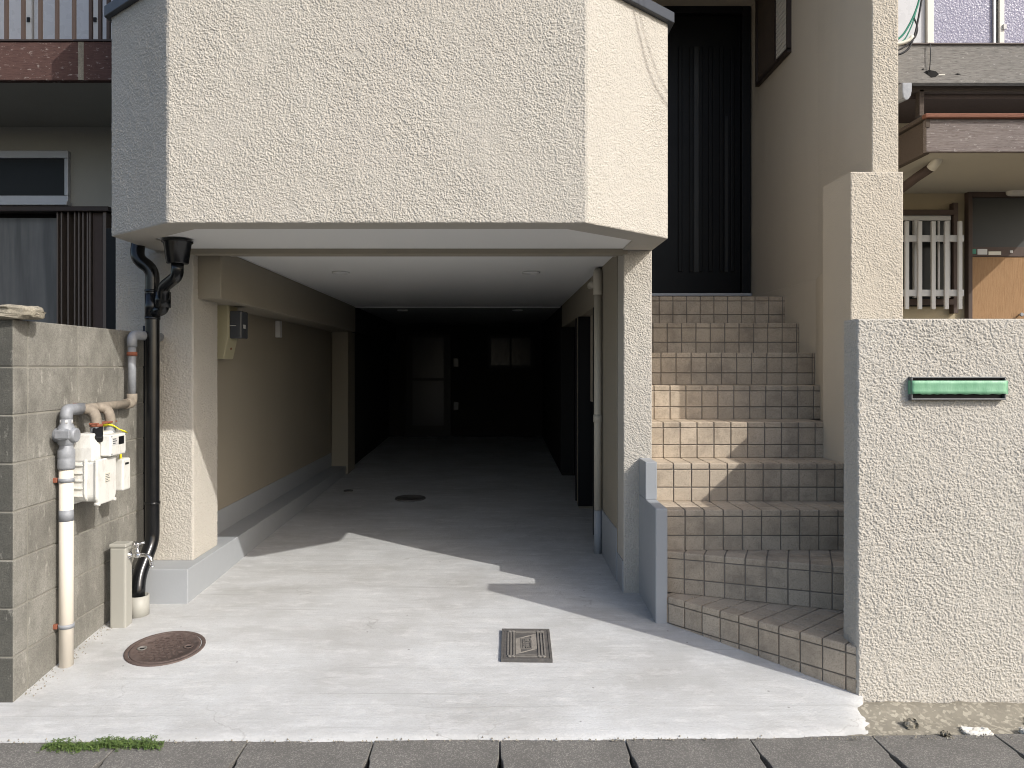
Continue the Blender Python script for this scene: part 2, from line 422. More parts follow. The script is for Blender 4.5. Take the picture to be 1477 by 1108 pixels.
def tape_mat():
    t = NT('green_tape')
    wr = t.noise(18, 4, .6, stretch=(1, 1, .3))
    colr = t.mix(t.ramp(wr, [(.35, 0.0), (.7, 1.0)]), (.17,.40,.235), (.27,.52,.34))
    return t.out(colr, .5, t.bump(wr, .006, .7))
M['tape'] = tape_mat()
def leaf_mat():
    t = NT('clover_leaf')
    g = t.noise(60, 2)
    return t.out(t.mix(t.ramp(g, [(.3, 0.0), (.7, 1.0)]), (.06,.11,.025), (.13,.19,.05)), .6)
M['leaf'] = leaf_mat()

# ================================================================== SETTING
tag(MB().box(-250, 250, -250, 250, -.32, -.26).build('ground', M['asphalt']), kind='structure')
tag(MB().box(-40, 40, -6.0, 2.36, -.262, -.135).build('road', M['asphalt']), kind='structure')

# concrete driveway: apron + garage floor, one sheet with a real front edge
def driveway():
    rows = [2.868, 2.88, 2.90, 2.93, 2.97, 3.02, 3.1, 3.2]
    d = 3.2
    while d < 4.6: d += .08; rows.append(d)
    while d < 12.2: d += .4; rows.append(d)
    def bounds(D):
        if D < 3.2:
            t = (D-2.868)/(3.2-2.868)
            return -2.16, 1.415 + .085*min(1, t*1.6)**.6
        if D < 3.26: return -2.16, 1.52
        if D < 4.4: return -2.16, 1.95
        return -2.0, .90
    nx = 92; m = MB(); v = []
    rnd = random.Random(3)
    wav = [rnd.uniform(-.007, .006) for _ in range(nx+1)]
    for r, D in enumerate(rows):
        L, R = bounds(D)
        for i in range(nx+1):
            x = L + (R-L)*i/nx; y = D + (wav[i] if r == 0 else 0) + (.022+.020*(x+1.85)*.55 + .05*max(0, (x-.9)/.5)**2)*max(0, 1-(D-2.868)/.3)
            z = gr(D) + .0035*math.sin(x*2.3+D*1.1) + .003*math.sin(D*3.1-x*1.7)
            if r == 0: z -= .016
            if r == 1: z -= .006
            if D < 3.2 and i == nx: z = min(z, -.118) - .006 + .004*math.sin(r*2.1); x += .012*math.sin(r*1.7)
            if D < 3.2 and i == nx-1: z -= .010
            v.append((x, y, z))
    f = []
    n = nx+1
    for r in range(len(rows)-1):
        for i in range(nx): f.append((r*n+i, r*n+i+1, (r+1)*n+i+1, (r+1)*n+i))
    o = len(v)
    edge = [i for i in range(n)] + [r*n+nx for r in range(1, 8)]
    for e in edge: v.append((v[e][0], v[e][1], -.258))
    for k in range(len(edge)-1): f.append((edge[k], o+k, o+k+1, edge[k+1]))
    m.add(v, f, True)
    return m.build('driveway', M['concrete'])
tag(driveway(), kind='structure')
# strip of old rough concrete at the foot of the street wall
def strip():
    m = MB(); v = []; nx, ny = 90, 12; rn = random.Random(5)
    for j in range(ny+1):
        D = 2.90 + (3.30-2.90)*j/ny
        for i in range(nx+1):
            x = 1.30 + 4*i/nx
            z = -.131 + .030*max(0, (D-2.99)/.2 if D < 3.19 else 1) + rn.uniform(-.006, .006) - (.008 if j == 0 else 0)
            if 3.10 < D < 3.19: z += .012
            v.append((x, D + rn.uniform(-.006, .006)*(0 < j), z))
    f = [(j*(nx+1)+i, j*(nx+1)+i+1, (j+1)*(nx+1)+i+1, (j+1)*(nx+1)+i) for j in range(ny) for i in range(nx)]
    m.add(v, f, True)
    return m.build('old_footing_strip', M['old_concrete'])
tag(strip(), kind='structure')
lf = MB().box(-6, -2.16, 2.868, 3.6, -.26, -.128).build('pavement_strip', M['old_concrete']); tag(lf, kind='structure')

# street gutter: row of concrete lids, hand holes at the joints
gut = bpy.data.objects.new('gutter', None); gut.location = (0, .066, 0); gut.rotation_euler = (0, 0, .019); col.objects.link(gut); tag(gut, kind='structure')
MB().box(-6, 6, 2.37, 2.868, -.262, -.215).build('gutter_bed', M['dark_gap'], gut)
pitch = .4755; x = .064 - pitch*8
for k in range(18):
    x0, x1 = x + .0015, x + pitch - .0015
    hw, hy0, hy1 = .012, 2.50, 2.722                        # half of the slot notched out of each end
    poly = [(x0,2.37),(x1,2.37),(x1,hy0),(x1-hw,hy0+.02),(x1-hw,hy1-.025),(x1-.004,hy1),(x1,2.862),(x0,2.862),
            (x0,hy1),(x0+hw-.006,hy1-.025),(x0+hw,hy0+.02),(x0,hy0)]
    z = -.121 + random.uniform(-.0025, .0025)
    MB().prism(poly, -.21, z).build('gutter_lid', M['gutter'], gut, .003, 2)
    x += pitch

# ================================================================== THE HOUSE
house = empty('house', 'beige stucco house with a projecting balcony over an open dark garage', 'house')
OUT = [(-1.953,4.62),(-1.953,3.90),(-1.515,3.54),(.411,3.54),(.88,3.97),(.88,4.62)]
INN = [(-1.773,4.60),(-1.773,3.985),(-1.452,3.70),(.335,3.70),(.712,4.035),(.712,4.60)]
par = relief(MB().ring(OUT, INN, 1.955, 3.075), [((-1.953,3.90,1.955),(-1.515,3.54,1.955),1.11,.003), ((-1.515,3.54,1.955),(.411,3.54,1.955),1.11), ((.411,3.54,1.955),(.88,3.97,1.955),1.11)],
             'balcony_parapet', M['stucco'], house, seed=1)
def grow(p, c, k): return [(c[0]+(x-c[0])*(1+k), c[1]+(y-c[1])*(1+k)) for x, y in p]
CAPO = [(-1.985,4.60),(-1.985,3.885),(-1.528,3.508),(.424,3.508),(.912,3.955),(.912,4.60)]
MB().ring(CAPO, INN, 3.06, 3.115).build('parapet_cap', M['cap_metal'], par, .004)
MB().prism([(x,y) for x,y in INN], 1.963, 2.0).build('balcony_soffit', M['ceiling'], house)
MB().box(-1.80, .74, 4.36, 4.43, 1.931, 1.97).build('front_beam', M['stucco_fine'], house, .004)
MB().box(-2.22, .878, 4.63, 12.4, 2.02, 6.3).build('upper_storey', M['stucco_mid'], house)
MB().box(.878, 2.30, 5.2, 12.4, 4.29, 6.3).build('entrance_soffit', M['stucco_entry'], house)
# garage shell
cl = MB().box(-2.0, .86, 4.43, 8.68, 1.972, 2.018).build('garage_ceiling', M['ceiling'], house)
MB().box(-2.0, .86, 8.681, 12.3, 1.971, 2.018).build('garage_ceiling', M['rear_ceiling_shade'], house)
MB().box(-1.60, .72, 8.66, 8.70, 1.962, 1.975).build('ceiling_trim', M['ceiling'], cl)
for lx, ly in ((-1.117,5.5),(.243,5.5),(-1.117,9.1),(.243,9.1)):
    MB().lathe([(.064,.0),(.064,-.010),(.052,-.014),(.046,-.004),(.046,.0)], (lx,ly,1.9705), 24).build('downlight', M['lens'], cl)
relief(MB().box(-2.215, -1.99, 4.47, 4.629, -.15, 3.92), [((-2.215,4.47,1.3),(-1.99,4.47,1.3),.72)], 'side_wall', M['stucco'], house, seed=2)
MB().box(-2.214, -1.991, 4.6295, 12.3, -.15, 2.019).build('side_wall', M['stucco_mid'], house)
relief(MB().box(-1.989, -1.731, 4.38, 4.76, .17, 1.957), [((-1.989,4.38,.19),(-1.731,4.38,.19),1.76,.003), ((-1.731,4.38,.19),(-1.731,4.76,.19),1.76,.003)], 'pillar', M['stucco'], house, seed=3)
MB().box(-1.985, -1.845, 4.761, 8.55, -.05, 1.97).build('garage_wall', M['stucco_fine'], house)
MB().box(-1.90, -1.594, 4.445, 8.66, 1.688, 1.971).build('ceiling_beam', M['stucco_fine'], house, .006)
MB().box(-1.90, -1.595, 8.6605, 12.14, 1.689, 1.970).build('ceiling_beam', M['rear_shade'], house)
MB().box(-1.84, -1.655, 8.55, 8.95, -.05, 1.9).build('pillar', M['stucco_fine'], house, .006)
MB().box(-1.85, -1.70, 8.951, 12.25, -.05, 1.9).build('garage_wall', M['rear_shade'], house)
MB().box(-1.983, -1.681, 4.18, 8.86, -.12, .192).build('plinth', M['cheek'], house, .004)
MB().box(-1.846, -1.840, 4.761, 8.56, .19, .342).build('skirting_band', M['cheek'], house)
MB().box(-2.0, .9, 12.15, 12.35, -.1, 2.01).build('garage_wall', M['rear_shade'], house)
relief(MB().box(.7185, .878, 4.37, 4.575, -.12, 1.957), [((.7185,4.37,-.02),(.878,4.37,-.02),1.975)], 'pillar', M['stucco'], house, seed=4)
MB().box(.712, .870, 4.5755, 5.60, -.12, 1.971).build('garage_wall', M['stucco_fine'], house)
MB().box(.706, .7185, 4.576, 5.595, -.12, .329).build('skirting_band', M['cheek'], house)
MB().box(.7125, .7186, 4.374, 4.575, -.12, .19).build('skirting_band', M['cheek'], house)
MB().box(.712, .870, 5.601, 8.5, 1.73, 1.971).build('lintel', M['stucco_fine'], house)
MB().box(.712, .870, 6.66, 6.86, -.12, 1.729).build('garage_wall', M['stucco_fine'], house)
MB().box(.712, .870, 8.45, 12.14, -.12, 1.971).build('garage_wall', M['rear_shade'], house)
MB().box(.874, .95, 5.0, 12.2, -.1, 2.02).build('side_wall', M['stucco_fine'], house)
for y0, y1 in ((5.602, 6.658), (6.862, 8.448)):
    d = MB().box(.845, .872, y0, y1, gr(y0)+.05, 1.728).build('storage_door', M['black_door'], house)
    for a, b in ((y0, y0+.03), (y1-.03, y1)):
        MB().box(.700, .844, a, b, gr(a)+.03, 1.727).build('door_frame', M['black_metal'], d)
# back door and window
bd = MB().box(WX(585,12.1), WX(650,12.1), 12.10, 12.148, .2, 1.83).build('back_door', M['black_door'], house)
MB().box(WX(595,12.1), WX(640,12.1), 12.092, 12.099, 1.12, WZ(487,12.1)).build('pane', M['garage_glass'], bd)
MB().box(WX(595,12.1), WX(640,12.1), 12.092, 12.099, WZ(614,12.1), 1.08).build('pane', M['garage_glass'], bd)
bw_ = MB().box(WX(703,12.1), WX(770,12.1), 12.11, 12.148, WZ(532,12.1), WZ(483,12.1)).build('back_window', M['black_metal'], house)
MB().box(WX(708,12.1), WX(735,12.1), 12.10, 12.109, WZ(527,12.1), WZ(488,12.1)).build('pane', M['garage_glass'], bw_)
MB().box(WX(738,12.1), WX(765,12.1), 12.10, 12.109, WZ(527,12.1), WZ(488,12.1)).build('pane', M['garage_glass'], bw_)
for py in (523, 586):
    MB().box(WX(654,12.1), WX(661,12.1), 12.135, 12.149, WZ(py+6,12.1), WZ(py-6,12.1)).build('switch_plate', M['smoke'], house, .002)
# entrance: wall beside the stairs, stepped pier, front door, side window
MB().box(.80, .8785, 4.60, 6.6, 1.0, 4.4).build('entrance_wall', M['stucco_entry'], house)
relief(MB().prism([(2.065,4.24),(2.21,4.24),(2.27,12.4),(2.125,12.4),(2.115,5.07)], 1.86, 6.3), [((2.065,4.24,2.3),(2.21,4.24,2.3),1.5)], 'entrance_wall', M['stucco_entry'], house, seed=5)
MB().prism([(1.936,4.53),(2.100,5.07),(2.103,6.45),(2.2,6.45),(2.2,4.53)], -.15, 1.872).build('stair_side_wall', M['stucco_entry'], house, .004)
relief(MB().box(1.93, 2.215, 4.20, 4.556, -.2, 2.357), [((1.93,4.20,1.35),(2.215,4.20,1.35),1.006)], 'pier', M['stucco_entry'], house, seed=6)
MB().box(1.933, 2.20, 3.325, 4.21, -.2, 1.31).build('stair_side_wall', M['stucco_mid'], house)
fd = empty('x', None, None); fd.name = 'front_door'; fd.parent = house
DY = 6.40; dx0, dx1 = .90, 2.083; dz0, dz1 = 1.885, 4.287
MB().box(.88, 2.2, 6.49, 6.6, 1.7, 4.4).build('door_backing', M['black_door'], fd)
fr = MB(); fr.box(.882, .955, DY-.02, DY+.07, dz0, dz1); fr.box(dx1-.05, dx1+.02, DY-.02, DY+.07, dz0, dz1); fr.box(.956, dx1-.051, DY-.02, DY+.07, dz1-.06, dz1)
fr.build('door_frame', M['black_metal'], fd, .004)
lx0, lx1 = .96, dx1-.052
MB().box(lx0, lx1, DY+.03, DY+.065, dz0+.02, dz1-.062).build('door_leaf', M['black_door'], fd, .003)
for a in (WX(982,DY), WX(998,DY), WX(1012,DY), WX(1026,DY), WX(1042,DY), WX(1058,DY)):
    MB().box(a-.018, a+.018, DY+.018, DY+.032, dz0+.20, dz1-.32).build('door_rib', M['black_door'], fd, .006)
MB().box(WX(998,DY)+.026, WX(1012,DY)-.026+.03, DY+.024, DY+.031, dz0+.20, dz1-.32).build('glass_slit', M['slit'], fd)
MB().box(WX(1047,DY), WX(1051,DY), DY+.020, DY+.031, dz0+.20, dz1-.9).build('glass_slit', M['slit'], fd)
MB().box(.885, dx1+.02, DY-.045, DY-.021, dz0-.004, dz0+.018).build('door_sill', M['alu'], fd, .002)
hd = MB(); hx = .985
hd.tube([(hx,DY+.03,2.75),(hx,DY-.03,2.75),(hx,DY-.03,3.15),(hx,DY+.03,3.15)], .012, 12, True, .03); hd.build('door_handle', M['black_metal'], fd)
# window high in the entrance wall
wy0, wy1 = 5.53, 6.22; xw = 2.106
sw = MB(); z0w, z1w = 3.575, 4.26
sw.box(xw-.02, xw+.02, wy0, wy0+.025, z0w, z1w); sw.box(xw-.02, xw+.02, wy1-.025, wy1, z0w, z1w); sw.box(xw-.02, xw+.02, wy0, wy1, z0w-.02, z0w+.012)
sw.box(xw-.018, xw+.02, 5.78, 5.80, z0w, z1w)
swo = sw.build('side_window', M['bronze'], house)
MB().box(xw-.006, xw+.004, wy0+.026, 5.779, z0w+.013, z1w).build('pane', M['curtain'], swo)
MB().box(xw-.006, xw+.004, 5.80, wy1-.026, z0w+.013, z1w).build('pane', M['raw_wood'], swo)
zz = z0w + .03
while zz < z1w:
    MB().box(xw-.012, xw-.007, wy0+.028, 5.777, zz, zz+.027).build('blind_slat', M['lamp_white'], swo); zz += .032

# ================================================================== STREET WALL
wall = relief(MB().box(1.50, 5.2, 3.20, 3.328, -.25, 1.492), [((1.50,3.20,-.22),(2.45,3.20,-.22),1.711), ((1.50,3.328,-.1),(1.50,3.20,-.1),1.59,.003)], 'street_wall', M['stucco'], None, amp=.0028, size=1.16, seed=7)
tag(wall, 'low beige stucco street wall with a green-taped letter slot', 'wall')
# letter slot
ls = empty('letter_slot', 'slim metal letter slot masked with green tape on the stucco wall', 'letter slot')
sx0, sx1 = WX(1313.5,3.18), WX(1450,3.18); sz0, sz1 = WZ(577,3.18), WZ(543.5,3.18)
yF, yB = 3.174, 3.1995
fm = MB(); th = .006
fm.box(sx0, sx1, yF, yB, sz1-th, sz1); fm.box(sx0, sx1, yF, yB, sz0, sz0+th); fm.box(sx0, sx0+th, yF, yB, sz0+th, sz1-th); fm.box(sx1-th, sx1, yF, yB, sz0+th, sz1-th)
fm.build('slot_frame', M['slot_metal'], ls, .0015)
MB().box(sx0+th, sx1-th, 3.190, 3.1985, sz0+th, sz1-th).build('slot_back', M['black_metal'], ls)
tp = MB(); n = 26; v = []
rr = random.Random(2)
for i in range(n+1):
    xx = sx0 + (sx1-sx0+.0)*i/n
    for k in range(5):
        t = k/4; v.append((xx, 3.1722 + .008*t*(1-t) + rr.uniform(-.0010,.0010), sz1-.016 - (.056+rr.uniform(-.002,.002)*(k==4))*t))
tp.add(v, [(i*5+k, (i+1)*5+k, (i+1)*5+k+1, i*5+k+1) for i in range(n) for k in range(4)], True)
to = tp.build('masking_tape', M['tape'], ls); sm_ = to.modifiers.new('thick', 'SOLIDIFY'); sm_.thickness = .0012
MB().box(sx1+.0005, sx1+.016, 3.186, 3.1885, sz1-.072, sz1-.016).build('tape_end', M['tape'], ls)
MB().box(sx0-.002, sx0-.0005, 3.178, 3.198, sz1-.072, sz1-.016).build('tape_end', M['tape'], ls)

# ================================================================== STAIRCASE
stair = empty('staircase', 'brown tiled entrance stairs with winder treads leading to the black door', 'stairs')
TP, TG, TT = .1, .006, .009
tile_cache = {}
def tile_mesh(w_, h_, kind):
    """kind 'r' stands in the xz plane facing -y; kind 't' lies flat; kind 'n' is the L shaped nosing"""
    key = (round(w_, 3), round(h_, 3), kind)
    if key in tile_cache: return tile_cache[key]
    m = MB(); c = .0022
    def pillow(w__, h__, f):
        a = [(0,0),(w__,0),(w__,h__),(0,h__)]; b = [(c,c),(w__-c,c),(w__-c,h__-c),(c,h__-c)]
        m.add([f(x,y,0) for x,y in a]+[f(x,y,c) for x,y in a[:0]]+[f(x,y,TT-c) for x,y in a]+[f(x,y,TT) for x,y in b],
              [(0,1,5,4),(1,2,6,5),(2,3,7,6),(3,0,4,7),(4,5,9,8),(5,6,10,9),(6,7,11,10),(7,4,8,11),(8,9,10,11)])
    if kind == 'r': pillow(w_, h_, lambda x,y,d: (x, TT-d, y))
    elif kind == 't': pillow(w_, h_, lambda x,y,d: (x, y, d-TT))
    else:
        r = .006; lip = .031; dp = h_
        prof = [(TT,-lip),(0+.001,-lip),(0,-lip+.002),(0,-r),(r*.3,-r*.3),(r,0),(dp-c,0),(dp,-c),(dp,-TT),(TT,-TT)]
        n_ = len(prof)
        vs_ = [(c*.6,y,z) for y,z in prof] + [(w_-c*.6,y,z) for y,z in prof]
        m.add(vs_, [(i,(i+1)%n_,n_+(i+1)%n_,n_+i) for i in range(n_)] + [tuple(range(n_)), tuple(range(2*n_-1,n_-1,-1))])
    me = m.mesh({'r':'riser_tile','t':'tread_tile','n':'nosing_tile'}[kind]); me.materials.append(M['tile'])
    tile_cache[key] = me; return me
rt = random.Random(11)
def lay_step(z, zlow, A, B, joint0, depth_rows, core_poly, hide=None):
    """A->B front edge (x,y); tiles laid along it; joint0 = distance from A of the first joint"""
    core = MB().prism(core_poly, zlow if zlow > -.5 else -.3, z-.004).build('step', M['mortar'], stair)
    ax, ay = A; L = math.hypot(B[0]-ax, B[1]-ay); ux, uy = (B[0]-ax)/L, (B[1]-ay)/L; nx_, ny_ = -uy, ux
    ang = math.atan2(uy, ux)
    js = [0.0]; s = joint0
    while s < L - .012: 
        if s > .012: js.append(s)
        s += TP
    js.append(L)
    def put(name, me, s_, dpt, zz):
        px_ = ax+ux*s_+nx_*dpt; py_ = ay+uy*s_+ny_*dpt
        link_mesh(name, me, core, (px_, py_, zz), (rt.uniform(-.006,.006), rt.uniform(-.004,.004), ang+rt.uniform(-.003,.003)))
    for a, b in zip(js, js[1:]):
        w_ = b-a-TG
        if w_ < .008: continue
        put('nosing_tile', tile_mesh(w_, TP-TG, 'n'), a+TG/2, 0, z)
        zt = z - .031 - TG
        while zt - zlow > .012:
            h_ = min(TP-TG, zt-zlow-.001)
            put('riser_tile', tile_mesh(w_, h_, 'r'), a+TG/2, 0, zt-h_)
            zt -= h_ + TG
        dd = TP
        for k in range(depth_rows):
            ok = True
            if hide:
                mx, my = ax+ux*(a+b)/2+nx_*dd, ay+uy*(a+b)/2+ny_*dd
                ok = not hide(mx, my)
            if ok: put('tread_tile', tile_mesh(w_, TP-TG, 't'), a+TG/2, dd, z)
            dd += TP
    return core
YS = lambda n_: 4.02 + .2655*(n_-3)
ZS = lambda n_: .545 + .2105*(n_-3)
RX = {3: 1.932, 4: 1.932, 5: 1.95, 6: 2.04, 7: 2.10, 8: 2.10, 9: 2.105}
for n_ in range(9, 2, -1):
    y = YS(n_); z = ZS(n_); xl = .871 if n_ == 3 else .880
    yb = y + .27 if n_ < 9 else 6.5
    if n_ == 3: yb = y+.268
    core = [(xl-.01, y+.005), (RX[n_]+.04, y+.005), (RX[n_]+.04, yb), (xl-.01, yb)]
    lay_step(z, ZS(n_-1), (xl, y), (RX[n_], y), .982-xl, 2 if n_ < 9 else 8, core)
# winders
e2a, e2b = (.871, 3.995), (1.932, 3.578)
lay_step(ZS(2), ZS(1), e2a, e2b, .098, 6, [(.871,4.0),(1.925,3.583),(1.96,3.62),(1.96,4.03),(.871,4.03)], hide=lambda x, y: y > 4.05)
e1a, e1b = (.846, 3.935), (1.4985, 3.205)
lay_step(ZS(1), -.12, e1a, e1b, .032, 8, [(.853,3.94),(1.4985,3.214),(1.96,3.33),(1.96,4.03),(.853,4.03)],
         hide=lambda x, y: y > 3.995-.393*(x-.871)+.06 or x > 1.99)
ck = MB()
ck.prism([(.806,3.915),(.868,3.915),(.868,4.372),(.806,4.372)], -.1, .572)
o_ck = ck.build('cheek_wall', M['cheek'], stair, .006)
MB().box(.8065, .8685, 4.18, 4.371, .5725, .776).build('cheek_wall', M['cheek'], stair, .003)

# ================================================================== BLOCK WALL
bwall = empty('block_wall', 'old grey concrete block wall carrying the gas pipes', 'wall')
CH = .1985; ztop = 1.487
MB().box(-2.078, -1.9885, 3.159, 4.45, -.24, ztop-.006).build('mortar_core', M['block_joint'], bwall)
MB().box(-6.0, -2.079, 3.162, 3.248, -.24, ztop-.006).build('mortar_core', M['block_dark'], bwall)
for c in range(9):
    z1 = ztop - c*CH; z0 = max(z1-CH+.006, -.24)
    if z1 < -.2: break
    ys = [3.257, 3.645, 4.035, 4.44]
    for y0, y1 in zip(ys, ys[1:]):
        j = random.uniform(-.0015, .0015)
        MB().box(-2.084, -1.985+j, y0+.003, y1-.003, z0+.001, z1).build('block', M['block'], bwall, .003)
    xs = [-1.985, -2.385, -2.785, -3.185, -3.585, -3.985]
    for i, (x1, x0) in enumerate(zip(xs, xs[1:])):
        j = random.uniform(-.0015, .0015)
        o = MB().box(x0+.003, x1-(.0 if i == 0 else .003), 3.155+j, 3.2535, z0, z1).build('block', M['block_dark'], bwall, .004)
        if i == 0:                                           # corner block: dark weathered street face, paler side
            o.data.materials.append(M['block'])
            for p in o.data.polygons:
                if abs(p.normal.y) < .5: p.material_index = 1
def rock(x0, x1, y0, y1, z0, z1, seed):
    b = bmesh.new(); bmesh.ops.create_cube(b, size=1.0)
    bmesh.ops.subdivide_edges(b, edges=b.edges, cuts=5, use_grid_fill=True)
    r = random.Random(seed)
    for v in b.verts:
        c = v.co*2; l = (abs(c.x)**6+abs(c.y)**6+abs(c.z)**6)**(1/6); c = c/l
        v.co = (x0+(x1-x0)*(c.x+1)/2 + r.uniform(-.007,.007), y0+(y1-y0)*(c.y+1)/2 + r.uniform(-.007,.007), z0+(z1-z0)*(c.z+1)/2 + r.uniform(-.005,.006))
    m = bpy.data.meshes.new('cap_stone'); b.to_mesh(m); b.free(); m.materials.append(M['capstone'])
    for p in m.polygons: p.use_smooth = (p.index % 3 > 0)
    return m
link_mesh('cap_stone', rock(-2.40, -1.905, 3.12, 3.275, 1.488, 1.545, 4), bwall)
link_mesh('cap_stone', rock(-2.81, -2.405, 3.12, 3.275, 1.488, 1.543, 9), bwall)

# ================================================================== GAS PIPES AND METER
gp = empty('gas_pipe', 'white riser and grey gas pipes clamped to the block wall', 'pipe')
PXg = -1.938
pb = Vector((PXg, 3.462, 0))
MB().tube([(PXg,3.462,gr(3.462)-.03),(PXg,3.462,.835)], .0300, 20).build('white_riser', M['white_pvc'], gp)
MB().lathe([(.0305,0),(.0305,.05)], (PXg,3.462,.60), 20).build('riser_sleeve', M['galv'], gp)
MB().lathe([(.034,0),(.036,.01),(.036,.045),(.034,.05),(.036,.055),(.036,.085),(.030,.095),(.027,.12)], (PXg,3.462,.832), 20).build('coupling', M['galv'], gp)
vv = MB(); vv.lathe([(.026,0),(.036,.015),(.040,.05),(.036,.085),(.027,.10),(.027,.125)], (PXg,3.462,.935), 20)
vv.lathe([(.030,-.05),(.034,-.04),(.034,.04),(.030,.05)], (PXg,3.462,.985), 16, 'x'); vv.lathe([(.018,-.075),(.026,-.07),(.026,-.02)], (PXg+.01,3.462,.992), 12, 'y')
vv.box(PXg-.012, PXg+.055, 3.385, 3.40, .975, 1.012)
vv.build('gas_valve', M['galv'], gp, .004)
MB().lathe([(.029,0),(.029,.016)], (PXg,3.462,1.038), 6).build('hex_nut', M['white_bar'], gp)
MB().tube([(PXg,3.462,1.05),(PXg,3.462,1.098),(PXg,3.60,1.098)], .0265, 16, True, .035).build('elbow', M['galv'], gp)
MB().tube([(PXg,3.58,1.096),(PXg,4.085,1.100)], .021, 14).build('branch_pipe', M['galv_warm'], gp)
MB().tube([(PXg,4.02,1.10),(PXg,4.085,1.10),(PXg,4.085,1.15)], .0265, 14, True, .03).build('elbow', M['galv_warm'], gp)
MB().tube([(PXg,4.085,1.14),(PXg,4.085,1.42)], .0205, 14).build('branch_pipe', M['galv'], gp)
MB().tube([(PXg,4.085,1.40),(PXg,4.085,1.462),(PXg+.02,4.16,1.462),(PXg+.02,4.40,1.462)], .0255, 14, True, .035).build('elbow', M['galv'], gp)
for yy in (3.615, 3.745):
    MB().tube([(PXg,yy-.03,1.097),(PXg+.035,yy,1.092),(PXg+.055,yy,1.055),(PXg+.055,yy,.985)], .024, 14, True, .03).build('drop_pipe', M['galv_warm'], gp)
MB().box(PXg+.035, PXg+.075, 3.585, 3.775, 1.022, 1.030).build('flange_bar', M['rust'], gp, .002)
MB().lathe([(.03,0),(.03,.012)], (PXg+.055,3.615,1.012), 8).build('flange_bolt', M['rust'], gp)
for zz, yy in ((.775, 3.462), (.12, 3.462)):
    MB().lathe([(.0335,0),(.0335,.018)], (PXg,yy,zz), 18).build('pipe_clamp', M['galv'], gp)
    MB().box(-2.0, PXg-.03, yy-.025, yy-.005, zz-.002, zz+.02).build('clamp_arm', M['rust'], gp, .003)
MB().box(PXg-.06, PXg-.01, 3.60, 3.62, 1.11, 1.122).build('clamp_arm', M['rust'], gp, .003)
MB().lathe([(.0265,0),(.0265,.02)], (PXg,4.085,1.352), 14).build('pipe_clamp', M['rust'], gp)
# gas meter
gm = empty('gas_meter', 'white gas meter with yellow tag and black cock hung on the block wall', 'gas meter')
def rbox(x0, x1, y0, y1, z0, z1, name, mat, parent, bev=.012, seg=3): return MB().box(x0, x1, y0, y1, z0, z1).build(name, mat, parent, bev, seg)
def taper(x0, x1, y0, y1, z0, z1, ti, bi, name, mat, parent, bev=.01):
    m = MB(); m.add([(x0+bi,y0+bi,z0),(x1-bi,y0+bi,z0),(x1-bi,y1-bi,z0),(x0+bi,y1-bi,z0),(x0,y0,(z0+z1)/2),(x1,y0,(z0+z1)/2),(x1,y1,(z0+z1)/2),(x0,y1,(z0+z1)/2),
                     (x0+ti,y0+ti,z1),(x1-ti,y0+ti,z1),(x1-ti,y1-ti,z1),(x0+ti,y1-ti,z1)],
                    [(3,2,1,0),(0,1,5,4),(1,2,6,5),(2,3,7,6),(3,0,4,7),(4,5,9,8),(5,6,10,9),(6,7,11,10),(7,4,8,11),(8,9,10,11)])
    return m.build(name, mat, parent, bev, 3)
def uplate(x0, x1, y0, y1, z0, z1, r, name, mat, parent):
    """slab in the yz sense with rounded lower corners (meter half shell)"""
    pts = [(y0,z1),(y0,z0+r)] + [(y0+r-r*math.cos(a),z0+r-r*math.sin(a)) for a in [math.pi/2*k/5 for k in range(1,6)]] + \
          [(y1-r+r*math.sin(a),z0+r-r*math.cos(a)) for a in [math.pi/2*k/5 for k in range(0,6)]] + [(y1,z1)]
    n_ = len(pts); m = MB()
    m.add([(x0,y,z) for y,z in pts]+[(x1,y,z) for y,z in pts], [tuple(range(n_)),tuple(range(2*n_-1,n_-1,-1))]+[(i,(i+1)%n_,n_+(i+1)%n_,n_+i) for i in range(n_)])
    return m.build(name, mat, parent, .006, 2)
bx0 = -1.952
taper(bx0, -1.845, 3.515, 3.745, .855, .985, .014, 0, 'upper_body', M['meter'], gm)
uplate(bx0+.008, -1.823, 3.512, 3.665, .672, .856, .035, 'lower_body', M['meter'], gm)
uplate(bx0-.004, bx0+.010, 3.502, 3.675, .660, .868, .04, 'shell_rim', M['meter'], gm)
uplate(-1.834, -1.818, 3.502, 3.675, .660, .868, .04, 'shell_rim', M['meter'], gm)
uplate(-1.885, -1.872, 3.503, 3.672, .672, .868, .04, 'shell_rim', M['meter'], gm)
for (yy, zz) in ((3.515,.665),(3.66,.665)):
    for xx in (bx0+.003, -1.826): MB().lathe([(.008,-.012),(.008,.012)], (xx,yy,zz), 8, 'x').build('shell_bolt', M['meter'], gm)
rbox(-1.846, -1.795, 3.575, 3.725, .875, .975, 'counter_box', M['meter'], gm, .008)
MB().box(-1.796, -1.7935, 3.650, 3.700, .925, .962).build('display', M['black_metal'], gm)
MB().box(-1.796, -1.7938, 3.590, 3.638, .925, .960).build('dial_plate', M['white_bar'], gm)
MB().box(-1.819, -1.8165, 3.565, 3.615, .755, .80).build('data_label', M['cable_white'], gm)
for k in range(5): MB().box(-1.8166, -1.8160, 3.570, 3.570+(.038,.030,.041,.022,.035)[k], .790-.008*k, .7925-.008*k).build('print_line', M['smoke'], gm)
for k in range(3): MB().box(-1.7937, -1.7931, 3.594, 3.594+(.03,.036,.024)[k], .952-.010*k, .956-.010*k).build('print_line', M['smoke'], gm)
for yy, zz in ((3.585,.885),(3.715,.885),(3.585,.967),(3.715,.967)): MB().lathe([(.004,0),(.004,.002)], (-1.7955,yy,zz), 8, 'x').build('case_screw', M['galv'], gm)
